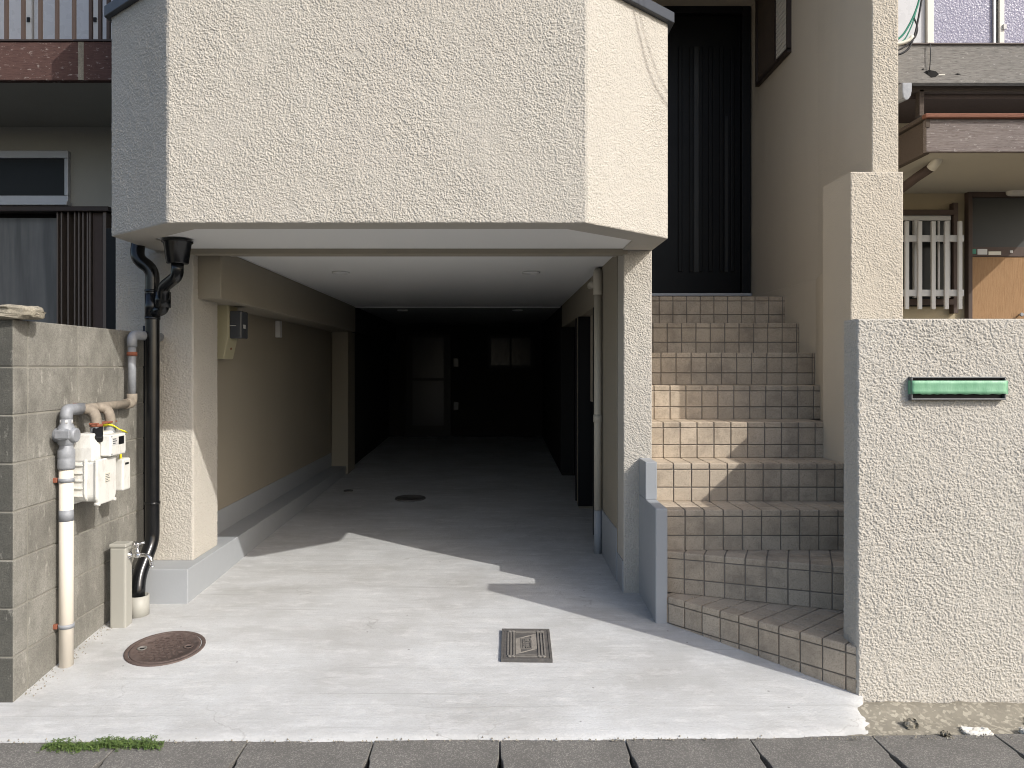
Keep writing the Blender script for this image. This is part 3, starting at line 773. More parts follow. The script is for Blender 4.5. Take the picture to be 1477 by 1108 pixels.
for zz in (.70, .735, .77, .805, .84): MB().box(-1.935, -1.888, 3.5035, 3.5125, zz, zz+.006).build('casting_rib', M['meter'], gm)
rbox(-1.862, -1.815, 3.735, 3.812, .690, .845, 'radio_unit', M['meter'], gm, .008)
MB().box(-1.816, -1.8135, 3.755, 3.79, .815, .825).build('unit_mark', M['black_metal'], gm)
MB().tube([(-1.842,3.765,.84),(-1.842,3.765,.90),(-1.86,3.75,.935)], .006, 8, True, .02).build('unit_cable', M['yellow'], gm)
ck_ = MB(); ck_.box(-.022, .022, -.062, .045, -.018, .014); o = ck_.build('gas_cock', M['black_metal'], gm, .008, 3)
o.location = (-1.868, 3.60, .992); o.rotation_euler = (math.radians(38), 0, math.radians(28))
for k, yy in enumerate((3.615, 3.745)):
    MB().lathe([(.020,-.03),(.026,-.02),(.026,.02),(.022,.03)], (PXg+.055,yy,.985), 12).build('union_nut', M['galv'], gm)
yt = MB(); pts = [(-1.905,3.70,1.012),(-1.88,3.715,1.016),(-1.855,3.735,1.006),(-1.835,3.755,.985),(-1.815,3.77,.975)]
v = []
for p in pts: v += [(p[0],p[1]-.014,p[2]+.006),(p[0],p[1]+.014,p[2]-.006)]
yt.add(v, [(2*i,2*i+2,2*i+3,2*i+1) for i in range(len(pts)-1)], True)
o = yt.build('tag_strip', M['yellow'], gm); s_ = o.modifiers.new('t', 'SOLIDIFY'); s_.thickness = .004

# ================================================================== RAINWATER PIPE, TAP POST
dp_ = empty('rainwater_pipe', 'glossy black rainwater downpipe with funnel hopper beside the garage pillar', 'downpipe')
D0 = 4.20; R0 = .0365
MB().tube([P(196,346,D0)+Vector((0,.06,.12)), P(197,374,D0), P(220,388,D0), P(220,780,D0), P(200,832,4.08), P(198,870,4.03)], R0, 20, True, .05).build('downpipe', M['black_pipe'], dp_)
fcx = Vector((WX(256,4.03), 4.03, 0)); fz = 1.954
MB().lathe([(.078,0),(.078,-.012),(.070,-.014),(.056,-.118),(.052,-.122),(.03,-.122)], (fcx.x,fcx.y,fz), 24).build('funnel', M['black_pipe'], dp_)
MB().tube([(fcx.x,fcx.y,fz-.115), (fcx.x,fcx.y,WZ(398,4.03)), P(236,414,4.14), P(235,440,4.17), P(235,446,4.18), P(222,452,4.19)], .0315, 18, True, .035).build('branch', M['black_pipe'], dp_)
MB().lathe([(.041,0),(.041,.085)], (WX(235,4.17),4.17,WZ(444,4.17)), 20).build('branch_collar', M['black_pipe'], dp_)
for py in (422, 461, 727):
    MB().lathe([(.0405,0),(.0405,.014)], (WX(220,D0),D0,WZ(py,D0)), 20).build('pipe_clip', M['black_pipe'], dp_)
MB().lathe([(.0395,0),(.0395,.14)], (WX(220,D0),D0,WZ(461,D0)), 20).build('pipe_sleeve', M['black_pipe'], dp_)
cz = gr(4.02)
sk = MB(); sk.lathe([(.0535,-.02),(.0535,.104),(.047,.104),(.047,.03),(.02,.03)], (WX(199.5,4.02),4.02,cz), 28)
sk.build('drain_socket', M['grey_socket'], dp_)
cd = MB().tube([P(209.5,470,4.33), P(209.5,850,4.33)], .012, 10).build('cable_conduit', M['black_pipe'])
tag(cd, 'thin black cable conduit running behind the black downpipe', 'conduit')

tapo = empty('tap_post', 'beige standpipe post with a chrome garden tap', 'tap')
ty = 3.87; tx0, tx1 = WX(157,3.84), WX(180.5,3.84)
tx = (tx0+tx1)/2; tz = WZ(790,3.85)
MB().box(tx0, tx1, 3.845, 3.92, gr(3.88)-.05, tz).build('post', M['post'], tapo, .010, 3)
MB().box(tx0-.003, tx1+.003, 3.842, 3.923, tz-.001, tz+.018).build('post_cap', M['post'], tapo, .006, 3)
fa = MB(); fz_ = WZ(801,3.88)
fa.lathe([(.020,0),(.020,.006),(.012,.010),(.010,.030),(.014,.034),(.014,.050),(.011,.055),(.011,.062)], (tx1-.002,3.882,fz_), 14, 'x')
fa.tube([(tx1+.05,3.882,fz_),(tx1+.085,3.880,fz_+.002),(tx1+.112,3.876,fz_-.012),(tx1+.118,3.875,fz_-.05)], [.0115]*2+[.0105]*12+[.0105]*2 if False else .0105, 12, True, .025)
fa.lathe([(.011,-.006),(.012,.0)], (tx1+.118,3.875,fz_-.052), 12)
fo = fa.build('faucet', M['chrome'], tapo)
ha = MB(); ha.lathe([(.012,0),(.012,.018),(.007,.022),(.007,.042),(.011,.046),(.011,.056)], (tx1+.042,3.882,fz_+.006), 12)
for k in range(3):
    a = math.radians(20+120*k); ha.tube([(tx1+.042,3.882,fz_+.056),(tx1+.042+.034*math.cos(a),3.882+.034*math.sin(a),fz_+.062)], .0065, 8)
ha.build('tap_handle', M['chrome'], fo)

# ================================================================== LIDS IN THE CONCRETE
def slope_at(D): return math.atan2(gr(D+.1)-gr(D-.1), .2)
def round_lid(name, label, cx, cy, r, mat, knobs=True):
    o = empty(name, label, 'manhole cover'); o.location = (cx, cy, gr(cy)+.004); o.rotation_euler = (slope_at(cy), 0, 0)
    MB().lathe([(r,-.02),(r,.003),(r-.004,.005),(r-.016,.005),(r-.018,.001),(r-.020,-.01)], (0,0,0), 40).build('lid_frame', mat, o)
    lid = MB().lathe([(r-.021,-.01),(r-.021,.003),(r-.024,.005),(r-.034,.005),(r-.036,.002),(.002,.002)], (0,0,0), 40).build('lid', mat, o)
    if knobs:
        kb = MB(); p = .030; k0 = int(r/p)
        for i in range(-k0, k0+1):
            for j in range(-k0, k0+1):
                x_ = (i+.5*(j % 2))*p; y_ = j*p*.8
                if math.hypot(x_, y_) > r-.055: continue
                if abs(y_) < .03 and abs(abs(x_)-.095) < .03: continue
                if (i+j) % 2: kb.box(x_-.011, x_+.011, y_-.0045, y_+.0045, .002, .0065)
                else: kb.box(x_-.0045, x_+.0045, y_-.011, y_+.011, .002, .0065)
        kb.build('tread_pattern', mat, lid)['kind'] = 'stuff'
        for s in (-1, 1):
            MB().lathe([(.022,.002),(.022,.006),(.017,.006),(.016,.0025),(.002,.0025)], (s*.105,s*.01,0), 16).build('key_hole', M['iron_lt'] if s < 0 else mat, lid)
            MB().box(s*.105-.010, s*.105+.010, s*.01-.004, s*.01+.004, .0025, .0045).build('key_slot', M['dark_gap'], lid)
    return o
round_lid('manhole_cover', 'round rusty brown manhole cover near the block wall', -1.56, 3.62, .178, M['iron_brown'])
round_lid('manhole_cover', 'round dark manhole cover on the garage floor', WX(592,7.13), 7.13, .14, M['iron_grey'], False)
round_lid('manhole_cover', 'tiny round inspection cap on the garage floor', WX(508,7.7), 7.5, .045, M['iron_grey'], False)
dc = empty('drain_cover', 'rectangular cast iron cover with ribbed centre set in the driveway', 'drain cover')
dcy = 3.66; dcx = .138; hw, hh = .118, .162
dc.location = (dcx, dcy, gr(dcy)+.004); dc.rotation_euler = (slope_at(dcy), 0, math.radians(-1.2))
m = MB(); m.ring([(-hw,-hh),(hw,-hh),(hw,hh),(-hw,hh)], [(-hw+.012,-hh+.012),(hw-.012,-hh+.012),(hw-.012,hh-.012),(-hw+.012,hh-.012)], -.02, .004)
m.build('cover_frame', M['iron_grey'], dc, .001)
pl = MB().box(-hw+.013, hw-.013, -hh+.013, hh-.013, -.02, .001).build('cover_plate', M['iron_grey'], dc)
for sx in (-1, 1):
    for xx in (.058, .072, .086):
        MB().box(sx*xx-.0035, sx*xx+.0035, -hh+.045, hh-.045, .001, .0055).build('rim_bar', M['iron_lt'], pl, .001)
    for sy in (-1, 1):
        for xx in (.060, .078):
            MB().lathe([(.010,0),(.010,.0045),(.006,.0055),(.002,.003)], (sx*xx,sy*(hh-.033),.001), 12).build('rim_knob', M['iron_lt'], pl)
for sy in (-1, 1):
    MB().box(-.05, .05, sy*(hh-.030)-.004, sy*(hh-.030)+.004, .001, .0055).build('rim_bar', M['iron_lt'], pl, .001)
    MB().box(-.05, .05, sy*(hh-.045)-.003, sy*(hh-.045)+.003, .001, .005).build('rim_bar', M['iron_lt'], pl, .001)
rb = MB()
k = -.20
while k < .20:
    y_ = k
    pts = []
    def clip(xa): return y_ + xa*.55
    segs = [(-.05, .05)] if abs(y_) > .075 else [(-.05, -.026), (.026, .05)]
    for a, b in segs:
        ya, yb = clip(a), clip(b)
        lim = hh-.052
        if min(ya, yb) < -lim or max(ya, yb) > lim: continue
        rb.add([(a,ya-.0022,.001),(b,yb-.0022,.001),(b,yb+.0022,.001),(a,ya+.0022,.001),(a,ya-.0012,.0048),(b,yb-.0012,.0048),(b,yb+.0012,.0048),(a,ya+.0012,.0048)],
               [(4,5,6,7),(0,1,5,4),(1,2,6,5),(2,3,7,6),(3,0,4,7)])
    k += .0095
rb.build('diagonal_ribs', M['iron_lt'], pl)['kind'] = 'stuff'
m = MB(); m.ring([(-.025,-.055),(.025,-.055),(.025,.055),(-.025,.055)], [(-.021,-.051),(.021,-.051),(.021,.051),(-.021,.051)], .001, .0055); m.build('emblem_frame', M['iron_lt'], pl)
# raised characters on the lid (they read as two strokes-built glyphs)
g = MB()
def st(x0, y0, x1, y1, w_=.0035):
    d = Vector((x1-x0, y1-y0)); n_ = Vector((-d.y, d.x)).normalized()*w_/2
    q = [(x0+n_.x,y0+n_.y),(x0-n_.x,y0-n_.y),(x1-n_.x,y1-n_.y),(x1+n_.x,y1+n_.y)]
    g.prism(q, .001, .0058)
for a in [(-.013,.040,-.009,.036),(-.015,.028,-.011,.025),(-.015,.008,-.008,.016),(-.004,.040,.016,.040),(.005,.046,.005,.010),(-.004,.028,.016,.028),(-.004,.010,.016,.010),(.012,.020,.016,.016),
          (-.014,-.012,.014,-.012),(-.012,-.022,.012,-.022),(0,-.008,0,-.045),(-.016,-.032,.016,-.032),(-.008,-.042,-.014,-.047),(.008,-.042,.014,-.047)]: st(*a)
g.build('raised_glyphs', M['iron_lt'], pl)

# weeds growing along the edge of the apron
wm = MB(); rw = random.Random(21)
for k in range(1500):
    u = rw.random(); x_ = WX(62,2.86) + (WX(236,2.86)-WX(62,2.86))*u
    dens = .25 + .75*math.sin(math.pi*min(1, max(0, u)))**.6
    if rw.random() > dens: continue
    hgt = (.004 + .022*rw.random()**1.5)*(0.6+.6*math.sin(u*9)**2)
    y_ = 2.862 + rw.gauss(0, .016) - .012*math.sin(u*7)
    c = Vector((x_, y_, -.122 + hgt)); s = rw.uniform(.004, .0085)
    a = rw.uniform(0, 6.28); tl = rw.uniform(-.6, .6); tl2 = rw.uniform(-.6, .6)
    for q in range(3):
        b = a + q*2.09; d = Vector((math.cos(b), math.sin(b), tl*math.cos(b)+tl2*math.sin(b)*.7)); pz = Vector((-math.sin(b), math.cos(b), 0))
        wm.add([c, c+d*s*.6+pz*s*.45, c+d*s*1.15+Vector((0,0,-.15*s)), c+d*s*.6-pz*s*.45], [(0,1,2,3)])
    wm.add([c, c+Vector((rw.uniform(-.004,.004), rw.uniform(-.004,.004), -hgt)), c+Vector((.0012,0,-hgt*.6))], [(0,1,2)])
wo_ = wm.build('weeds', M['leaf']); tag(wo_, 'low green clover weeds along the driveway edge', 'weeds', kind='stuff')

# ================================================================== THINGS IN THE GARAGE
em = empty('electric_meter', 'beige electric meter box with smoked window on the garage wall', 'electric meter')
ez0, ez1, ezm = WZ(518,4.95), WZ(438,4.95), WZ(487,4.95)
m = MB(); X0 = -1.842
prof = [(X0,ez0),(-1.752,ez0),(-1.748,ez0+.02),(-1.722,ezm+.0),(-1.722,ez1-.005),(-1.726,ez1),(X0,ez1)]; n_ = len(prof)
m.add([(x_,4.93,z_) for x_,z_ in prof]+[(x_,5.11,z_) for x_,z_ in prof], [tuple(range(n_)),tuple(range(2*n_-1,n_-1,-1))]+[(i,(i+1)%n_,n_+(i+1)%n_,n_+i) for i in range(n_)])
m.build('meter_box', M['meter_box'], em, .006)
MB().box(-1.723, -1.645, 4.955, 5.085, ezm-.005, ez1-.045).build('meter_window', M['smoke'], em, .008)
MB().box(-1.7215, -1.68, 4.950, 4.954, ezm+.075, ezm+.079).build('window_line', M['white_bar'], em)
MB().box(-1.646, -1.643, 4.99, 5.03, ezm+.06, ezm+.085).build('meter_label', M['white_bar'], em)
MB().lathe([(.007,0),(.007,.006)], (-1.738,5.02,ezm-.07), 10, 'x').build('box_screw', M['rust'], em)
sb = MB().box(-1.843, -1.805, 6.39, 6.46, WZ(487,6.42), WZ(463,6.42)).build('sensor_box', M['white_bar'], None, .004)
tag(sb, 'small white sensor box on the garage wall beyond the electric meter', 'sensor box')
gpipe = empty('drain_pipe', 'beige vertical drain pipe in the garage with grey painted foot', 'pipe')
MB().tube([(.680,5.2,.327),(.680,5.2,1.90)], .0255, 16).build('pipe_shaft', M['beige_pipe'], gpipe)
MB().tube([(.680,5.2,gr(5.2)-.02),(.680,5.2,.326)], .0262, 16).build('pipe_foot', M['cheek'], gpipe)
MB().tube([(.680,5.2,1.80),(.680,5.2,1.935),(.71,5.35,1.94)], .031, 16, True, .04).build('pipe_elbow', M['beige_pipe'], gpipe)
MB().tube([(.680,5.2,1.84),(.655,5.28,1.86),(.655,5.40,1.86)], .024, 14, True, .03).build('pipe_tee', M['beige_pipe'], gpipe)
for zz in (1.78, .92): MB().lathe([(.030,0),(.030,.05)], (.680,5.2,zz), 16).build('pipe_collar', M['beige_pipe'], gpipe)

# ================================================================== NEIGHBOUR WITH THE BROWN BALCONY
nl = empty('neighbour_house', 'older house with brown wooden balcony and dark sliding shutters', 'house')
LW, LF = 6.0, 5.0; XR = -2.36
MB().box(-8, XR, LW, LW+.25, -.25, 3.3).build('wall', M['grey_wall'], nl)
MB().box(-8, XR, LW+.30, LW+.5, 3.3, 6.0).build('wall', M['grey_wall'], nl)
zb0, zb1 = WZ(116,LF), WZ(60,LF)
fb = MB().box(-8, XR, LF, LF+.05, zb0, zb1).build('balcony_fascia', M['brown_fascia'], nl, .005)
MB().box(WX(113,LF), WX(121,LF), LF-.003, LF-.0005, zb0+.002, zb1-.003).build('joint_patch', M['capstone'], fb)
MB().box(-8, XR, LF-.008, LF+.10, zb1+.001, zb1+.012).build('fascia_cap', M['bronze'], fb)
MB().box(-8, XR, LF+.051, LW+.28, zb0+.01, zb1-.03).build('balcony_floor', M['grey_wall'], nl)
for px in [9.5, 33.8, 58.5, 82.5, 107, 131.3, 144.7, 156.8] + [-14.9-24.4*k for k in range(6)]:
    x_ = WX(px, LF+.04)
    MB().box(x_-.010, x_+.010, LF+.03, LF+.05, zb1+.012, 4.45).build('baluster', M['brown_wood'], nl)
MB().box(-8, XR, LF+.02, LF+.06, 4.451, 4.50).build('handrail', M['brown_wood'], nl, .004)
uw = MB().box(-8, XR, LW+.24, LW+.295, 3.31, 5.4).build('balcony_window', M['alu'], nl)
ups = [-4.4, WX(41,LW+.2), WX(137,LW+.2), XR]
for a, b in zip(ups, ups[1:]):
    MB().box(a+.03, b-.03, LW+.225, LW+.238, 3.36, 5.3).build('pane', M['curtain'], uw)
    MB().box(b-.022, b+.022, LW+.205, LW+.236, 3.33, 5.35).build('sash_stile', M['white_bar'], uw)
    MB().box(b-.012, b+.012, LW+.195, LW+.204, WZ(15,LW), WZ(15,LW)+.035).build('sash_catch', M['black_metal'], uw)
sm = empty('y', None, None); sm.name = 'high_window'; sm.parent = nl
q = LW-.04
m = MB(); a0, a1 = -4.6, WX(98,q)
m.box(a0, a1, q, LW-.001, WZ(228,q), WZ(217,q)); m.box(a0, a1, q, LW-.001, WZ(291,q), WZ(282,q)); m.box(WX(92.5,q), a1, q, LW-.001, WZ(281.9,q), WZ(228.1,q))
m.build('frame', M['alu'], sm, .004)
MB().box(a0, a1+.01, q-.035, LW-.001, WZ(297,q), WZ(291.3,q)).build('sill', M['alu'], sm, .003)
MB().box(a0, WX(92.6,q), LW-.02, LW-.001, WZ(283,q), WZ(227,q)).build('pane', M['dark_glass'], sm)
sh = empty('z', None, None); sh.name = 'sliding_window'; sh.parent = nl
q = LW-.12
MB().box(-4.8, WX(160,q), q-.04, LW-.001, WZ(306,q), WZ(299,q)).build('head_frame', M['bronze'], sh, .004)
MB().box(-4.8, WX(80,q), LW-.05, LW-.001, WZ(600,q), WZ(312,q)).build('pane', M['frost_glass'], sh)
MB().box(-4.8, WX(160,q), LW-.02, LW-.0005, WZ(312,q), WZ(306,q)).build('track', M['dark_gap'], sh)
MB().box(WX(80,q), WX(166,q), LW-.03, LW-.001, WZ(600,q), WZ(306.3,q)).build('shutter_back', M['bronze'], sh)
for px in (82, 88, 97.5, 107, 113, 119, 125.5, 129):
    MB().box(WX(px-.4,q), WX(px+1.6,q), q, LW-.031, WZ(600,q), WZ(306.3,q)).build('shutter_slat', M['bronze_lt'], sh)
MB().box(WX(132,q), WX(146,q), q+.02, LW-.031, WZ(600,q), WZ(306.3,q)).build('shutter_panel', M['brown_wood'], sh)
MB().box(WX(149,q), WX(154,q), q-.01, LW-.031, WZ(600,q), WZ(306.3,q)).build('shutter_post', M['bronze_lt'], sh, .003)
MB().box(WX(155,q), XR, q-.02, LW-.031, WZ(600,q), WZ(330,q)).build('shutter_box', M['black_metal'], sh)

# ================================================================== NEIGHBOUR WITH THE ORANGE DOOR
nr = empty('neighbour_house', 'run-down wooden house with rusty canopy, barred window and orange plywood door', 'house')
RW, RF, RC = 6.5, 5.75, 5.2
XL = 2.42
MB().box(XL, 9, RW, RW+.25, -.25, WZ(120,RW)).build('wall', M['cream_wall'], nr)
MB().box(XL, 9, RW+.1, RW+.3, WZ(119.9,RW), 6.2).build('wall', M['grey_wall'], nr)
zf0, zf1 = WZ(120,RF), WZ(65,RF)
gf = MB().box(XL, 9, RF, RF+.06, zf0, zf1).build('grey_fascia', M['grey_fascia'], nr, .004)
MB().box(XL, 9, RF-.012, RF+.1, zf1+.001, zf1+.012).build('fascia_cap', M['bronze'], gf)
hp = [(1332,104),(1340,101),(1350,103),(1354,107),(1350,111),(1343,112),(1338,108)]
def flat_poly(pts, D, y, t, name, mat, parent):
    m = MB(); n_ = len(pts); V = [P(a,b,D) for a,b in pts]
    m.add([(p.x,y,p.z) for p in V]+[(p.x,y+t,p.z) for p in V], [tuple(range(n_)),tuple(range(2*n_-1,n_-1,-1))]+[(i,(i+1)%n_,n_+(i+1)%n_,n_+i) for i in range(n_)])
    return m.build(name, mat, parent)
flat_poly(hp, RF, RF-.0015, .001, 'rot_hole', M['dark_gap'], gf)
flat_poly([(1377,107),(1381,106),(1387,107),(1381,108.3)], RF, RF-.0015, .001, 'rot_hole', M['dark_gap'], gf)
flat_poly([(1329,99.5),(1332,99),(1333.5,100.3),(1330,101)], RF, RF-.0015, .001, 'rot_hole', M['dark_gap'], gf)
flat_poly([(1354,107),(1363,107),(1363,108.5),(1354,108.5)], RF, RF-.0015, .001, 'splinter', M['cable_white'], gf)
MB().box(XL, 9, RF+.061, RW+.12, zf1-.05, zf1-.001).build('upper_floor', M['raw_wood'], nr)
MB().box(XL, 9, RF+.10, RF+.16, WZ(132,RF+.1), zf0+.02).build('beam', M['raw_wood'], nr)
MB().box(XL, 9, RF+.165, RW-.001, WZ(132,RF), WZ(125,RF)).build('floor_boards', M['brown_wood'], nr)
MB().box(WX(1321,RF+.15), WX(1328,RF+.15), RF+.10, RF+.16, WZ(170,RF+.15), WZ(132,RF+.15)-.001).build('post', M['raw_wood'], nr, .004)
# upper windows
uw = MB().box(XL, 9, RW+.04, RW+.099, zf1-.02, 6.0).build('upper_window', M['alu'], nr)
q = RW+.03
edges = [(1260,1334,'curtain'),(1345,1431,'pattern_glass'),(1446,1530,'pattern_glass'),(1540,1620,'pattern_glass')]
for a, b, mt in edges: MB().box(WX(a,q), WX(b,q), q, q+.009, zf1, 5.6).build('pane', M[mt], uw)
for a, b in ((1335,1344.5),(1438.5,1445.5),(1531,1539)): MB().box(WX(a,q), WX(b,q), q-.03, q+.009, zf1, 5.7).build('sash_stile', M['lamp_white'], uw, .003)
MB().box(WX(1431.2,q), WX(1434.5,q), q-.02, q+.009, zf1, 5.7).build('sash_stile', M['alu'], uw)
MB().box(WX(1434.7,q), WX(1438.3,q), q-.005, q+.009, zf1, 5.7).build('sash_gap', M['dark_gap'], uw)
MB().box(WX(1443,q), WX(1447,q), q-.045, q-.031, WZ(45,q), WZ(38,q)).build('sash_catch', M['white_bar'], uw)
# canopy
cx0 = WX(1336,RC); ct, cb = WZ(172,RC), WZ(219,RC)
cn = MB().box(cx0, 4.85, RC, RC+.04, cb, ct).build('canopy_fascia', M['purple_fascia'], nr, .004)
MB().box(cx0+.002, cx0+.045, RC+.041, RW-.002, cb-.004, ct-.004).build('canopy_end_board', M['raw_wood'], nr, .003)
MB().box(cx0-.02, 4.85, RC-.03, RC+.02, ct+.002, ct+.032).build('rust_flashing', M['rust_metal'], nr, .006)
MB().box(cx0-.02, cx0+.03, RC+.021, RW-.002, ct+.002, ct+.030).build('flashing_return', M['raw_wood'], nr, .004)
MB().box(cx0-.006, cx0+.022, RC-.006, RC-.0005, WZ(184,RC), ct).build('corner_bracket', M['raw_wood'], nr)
MB().box(cx0+.046, 4.85, RC+.041, RW-.001, cb+.012, cb+.03).build('canopy_soffit', M['cream_soffit'], nr)
MB().box(cx0+.03, 4.85, RC+.021, RW-.001, ct-.02, ct+.001).build('canopy_roof', M['galv'], nr)
pr = empty('gutter_pipe', 'faded pink gutter pipe with white elbow under the rusty canopy', 'pipe')
MB().tube([P(1352,222,5.45), P(1352,232,5.45), P(1343,243,5.5)], .034, 14, True, .03).build('elbow', M['cable_white'], pr)
MB().tube([P(1346,240,5.49), P(1322,256,5.62), P(1288,282,5.85)], .033, 14).build('pipe_run', M['brown_wood'], pr)
gpr = [(.0,.0),(.0,-.055),(-.012,-.09),(-.04,-.115),(-.075,-.12),(-.1,-.1),(-.11,-.06),(-.11,.0)]
m = MB(); n_ = len(gpr); gx, gz = WX(1310,5.25), WZ(123,5.25)
m.add([(gx+a*.6+b*0-.0,5.2,gz+b) for a,b in gpr]+[(gx+a*.6-.12,5.75,gz+b) for a,b in gpr], [tuple(range(n_)),tuple(range(2*n_-1,n_-1,-1))]+[(i,(i+1)%n_,n_+(i+1)%n_,n_+i) for i in range(n_)])
m.build('gutter_end', M['galv'], nr, .006)
# barred window
wn = empty('q', None, None); wn.name = 'barred_window'; wn.parent = nr
q = RW-.05
MB().box(2.9, WX(1369,q), RW-.03, RW-.001, WZ(442,q), WZ(312,q)).build('pane', M['dark_glass'], wn)
m = MB(); m.box(2.9, WX(1372,q), q, RW-.002, WZ(318,q), WZ(311,q)); m.box(WX(1366,q), WX(1371,q), q, RW-.002, WZ(430,q), WZ(318.2,q)); m.box(WX(1318,q), WX(1325,q), q-.01, RW-.002, WZ(430,q), WZ(318.2,q)); m.box(WX(1354,q), WX(1357,q), q+.01, RW-.002, WZ(430,q), WZ(318.2,q))
m.build('sash', M['white_bar'], wn, .003)
MB().box(2.9, WX(1376,q), q-.02, RW-.002, WZ(310.5,q), WZ(303,q)).build('lintel_board', M['brown_wood'], wn, .003)
MB().box(WX(1374,q), WX(1381,q), q-.015, RW-.002, WZ(452,q), WZ(293,q)).build('side_post', M['brown_wood'], wn, .003)
MB().box(2.9, WX(1373,q), q-.03, RW-.002, WZ(440,q), WZ(432,q)).build('sill', M['brown_wood'], wn, .003)
q = RW-.22
for py in (343, 422):
    MB().box(2.7, WX(1393,q), q+.022, q+.04, WZ(py+5,q), WZ(py-4.5,q)).build('cross_rail', M['white_bar'], wn, .002)
for px in (1290, 1308.7, 1327.5, 1347, 1366, 1385.5):
    MB().box(WX(px-2.8,q), WX(px+2.8,q), q, q+.021, WZ(446,q), WZ(319,q)).build('window_bar', M['white_bar'], wn, .002)
for px in (1380,):
    for py in (343, 422): MB().box(WX(px,q), WX(px+2,q), q+.041, RW-.003, WZ(py+3,q), WZ(py-3,q)).build('bar_bracket', M['white_bar'], wn)
# door
nd = empty('k', None, None); nd.name = 'door'; nd.parent = nr
q = RW-.06
m = MB(); m.box(WX(1397,q), WX(1403,q), q, RW-.001, WZ(700,q), WZ(275,q)); m.box(WX(1403.2,q), WX(1530,q), q, RW-.001, WZ(284,q), WZ(275,q)); m.box(WX(1530,q), WX(1537,q), q, RW-.001, WZ(700,q), WZ(275,q))
m.build('door_frame', M['brown_wood'], nd, .003)
MB().box(WX(1403.3,q), WX(1529,q), RW-.03, RW-.002, WZ(356,q), WZ(284.3,q)).build('pane', M['door_pane'], nd)
MB().box(WX(1403.3,q), WX(1529,q), q+.012, RW-.002, WZ(370,q), WZ(356.2,q)).build('door_rail', M['brown_wood'], nd, .002)
MB().box(WX(1403.3,q), WX(1529,q), q+.02, RW-.002, WZ(700,q), WZ(370.3,q)).build('door_panel', M['orange_ply'], nd)
for (a, b, c, d, mt) in ((1403.8,1409,359,366,'cable_green'),(1411,1425,359,367,'white_bar'),(1427,1445,362.5,367.5,'cable_white'),(1458,1462,361,364.5,'white_bar')):
    MB().box(WX(a,q), WX(b,q), q+.009, q+.0115, WZ(d,q), WZ(c,q)).build('sticker', M[mt], nd)
MB().lathe([(.012,-.03),(.016,-.028),(.016,-.02),(.006,-.016),(.006,.02)], (WX(1472,q),q+.01,WZ(454,q)), 12, 'y').build('door_lock', M['galv'], nd)
lamp = empty('porch_lamp', 'white tube lamp on the wall above the orange door', 'lamp')
MB().lathe([(.02,0),(.045,.004),(.056,.02),(.058,.05),(.058,.5)], (WX(1455,6.4),6.43,WZ(272,6.4)), 20, 'x').build('lamp_shade', M['lamp_white'], lamp)
MB().box(WX(1462,6.4), WX(1500,6.4), 6.44, 6.499, WZ(276,6.4), WZ(268,6.4)).build('lamp_base', M['white_bar'], lamp)

# ================================================================== CABLES
cb_ = empty('cable_bundle', 'tangle of black, green and white cables tied to the house corner', 'cable')
def cable(name, pts, r, mat, parent, rnd=.08): return MB().tube(pts, r, 8, True, rnd, 6).build(name, mat, parent)
Dc = 4.5
cable('cable', [P(1287,82,Dc), P(1310,74,Dc), P(1320,50,Dc), P(1326,20,Dc), P(1336,-40,Dc), P(1390,-300,3.6)], .006, M['cable'], cb_)
cable('cable', [P(1287,76,Dc), P(1306,68,Dc), P(1322,52,Dc), P(1324,38,Dc), P(1318,26,Dc)], .005, M['cable'], cb_)
cable('cable', [P(1287,62,Dc), P(1302,52,Dc), P(1315,30,Dc), P(1324,8,Dc), P(1334,-40,Dc)], .006, M['cable_green'], cb_)
cable('cable', [P(1287,66,Dc), P(1304,60,Dc), P(1316,36,Dc), P(1322,14,Dc)], .004, M['cable_green'], cb_)
cable('cable', [P(1287,64,Dc), P(1300,63,Dc), P(1312,58,Dc), P(1316,52,Dc)], .011, M['cable_white'], cb_)
dr = cable('hanging_wire', [P(1341.5,62,RF-.02), P(1342.5,80,RF-.025), P(1340.5,104,RF-.01)], .0035, M['cable'], None)
tag(dr, 'thin black wire hanging over the grey wooden fascia', 'wire')
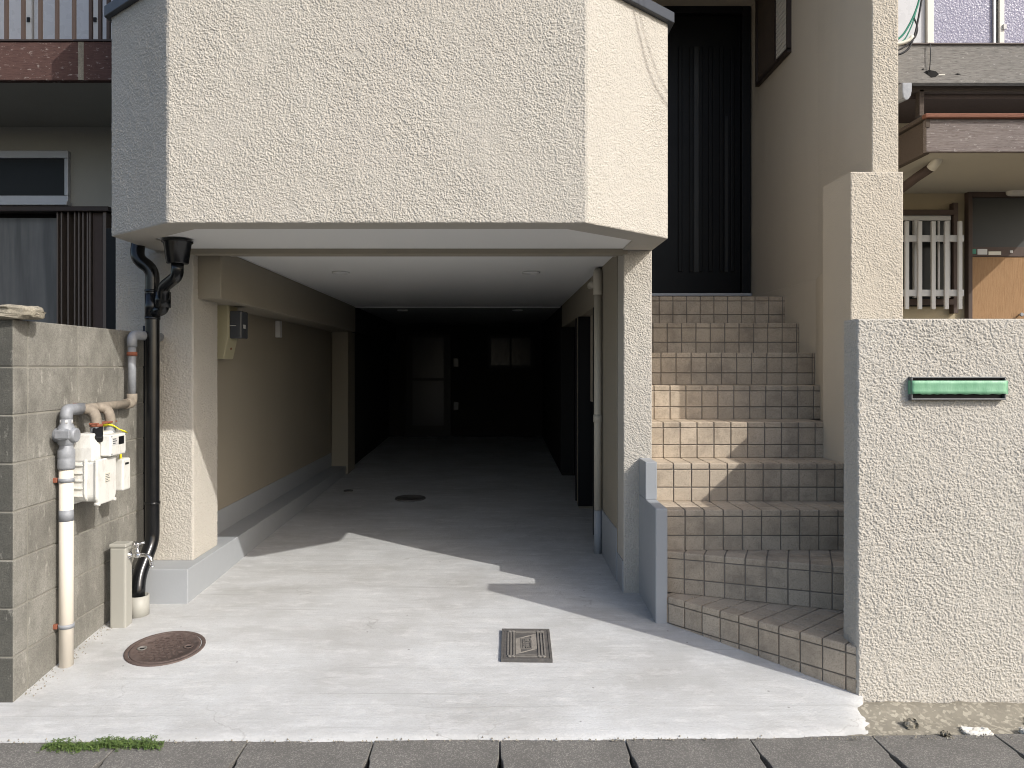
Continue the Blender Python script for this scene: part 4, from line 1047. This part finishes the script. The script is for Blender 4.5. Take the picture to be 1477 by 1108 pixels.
# service wires dropping to the house corner above the frame; they shade the balcony corner
def up_sun(px, py, t):
    # a point of the balcony corner face seen at this pixel, carried towards the sun by t
    a, b = Vector((.411,3.54)), Vector((.88,3.97)); k = (px-VX)/F
    s = (k*a.y - a.x)/((b.x-a.x) - k*(b.y-a.y)); x_ = a.x+(b.x-a.x)*s; y_ = a.y+(b.y-a.y)*s
    return Vector((x_, y_, WZ(py, y_))) - SUN/(-SUN.z)*t
for off, pts in ((0, [(900,-40),(914,20),(925,70),(938,115),(957,148),(975,165)]), (1, [(908,-40),(921,20),(934,70),(948,110),(964,138),(985,158)])):
    ww = cable('service_wire', [up_sun(a, b, 1.25 + .12*off + .05*i) for i, (a, b) in enumerate(pts)], (.0065, .0045)[off], M['cable'], None)
    tag(ww, ('thicker of two black service wires shading the balcony corner', 'thinner of two black service wires shading the balcony corner')[off], 'wire', 'service wires sagging to the house')


for k, (lx_, ly_, a_, b_) in enumerate(((1.86, 2.985, .10, .03), (2.06, 2.975, .06, .022), (1.63, 3.03, .05, .018), (2.12, 3.06, .07, .025), (1.72, 2.95, .03, .012))):
    me = rock(lx_-a_/2, lx_+a_/2, ly_-b_, ly_+b_, -.135, -.118+.008*(k % 3), 30+k)
    if k in (0, 1): me.materials.clear(); me.materials.append(M['lamp_white'])
    tag(link_mesh('concrete_fragment', me, None), ('long pale broken concrete fragment below the street wall', 'short pale broken concrete fragment below the street wall', 'brown concrete lump touching the end of the driveway', 'brown concrete lump against the foot of the street wall', 'tiny brown concrete lump on the footing strip')[k], 'fragment', 'concrete fragments on the footing strip')
rl = random.Random(40)
gm_ = MB()
for k in range(420):
    if k < 260: x_ = rl.uniform(-1.9, 2.1); y_ = 2.885 + .0105*(x_+1.85) + abs(rl.gauss(0, .012)) - .010; z_ = gr(max(2.89, y_)) - .006
    else: x_ = -1.978 + abs(rl.gauss(0, .03)); y_ = rl.uniform(3.2, 4.1); z_ = gr(y_) + .002
    r_ = rl.uniform(.0015, .0045); q_ = rl.uniform(0, 6.28)
    vv_ = [(x_+r_*math.cos(q_+i*1.57)*rl.uniform(.6, 1.4), y_+r_*math.sin(q_+i*1.57)*rl.uniform(.6, 1.4), z_-.002) for i in range(4)] + [(x_, y_, z_+r_*1.1)]
    gm_.add(vv_, [(0,1,4),(1,2,4),(2,3,4),(3,0,4)])
tag(gm_.build('grit', M['old_concrete']), 'loose grit and crumbs along the edges of the driveway', 'grit', kind='stuff')
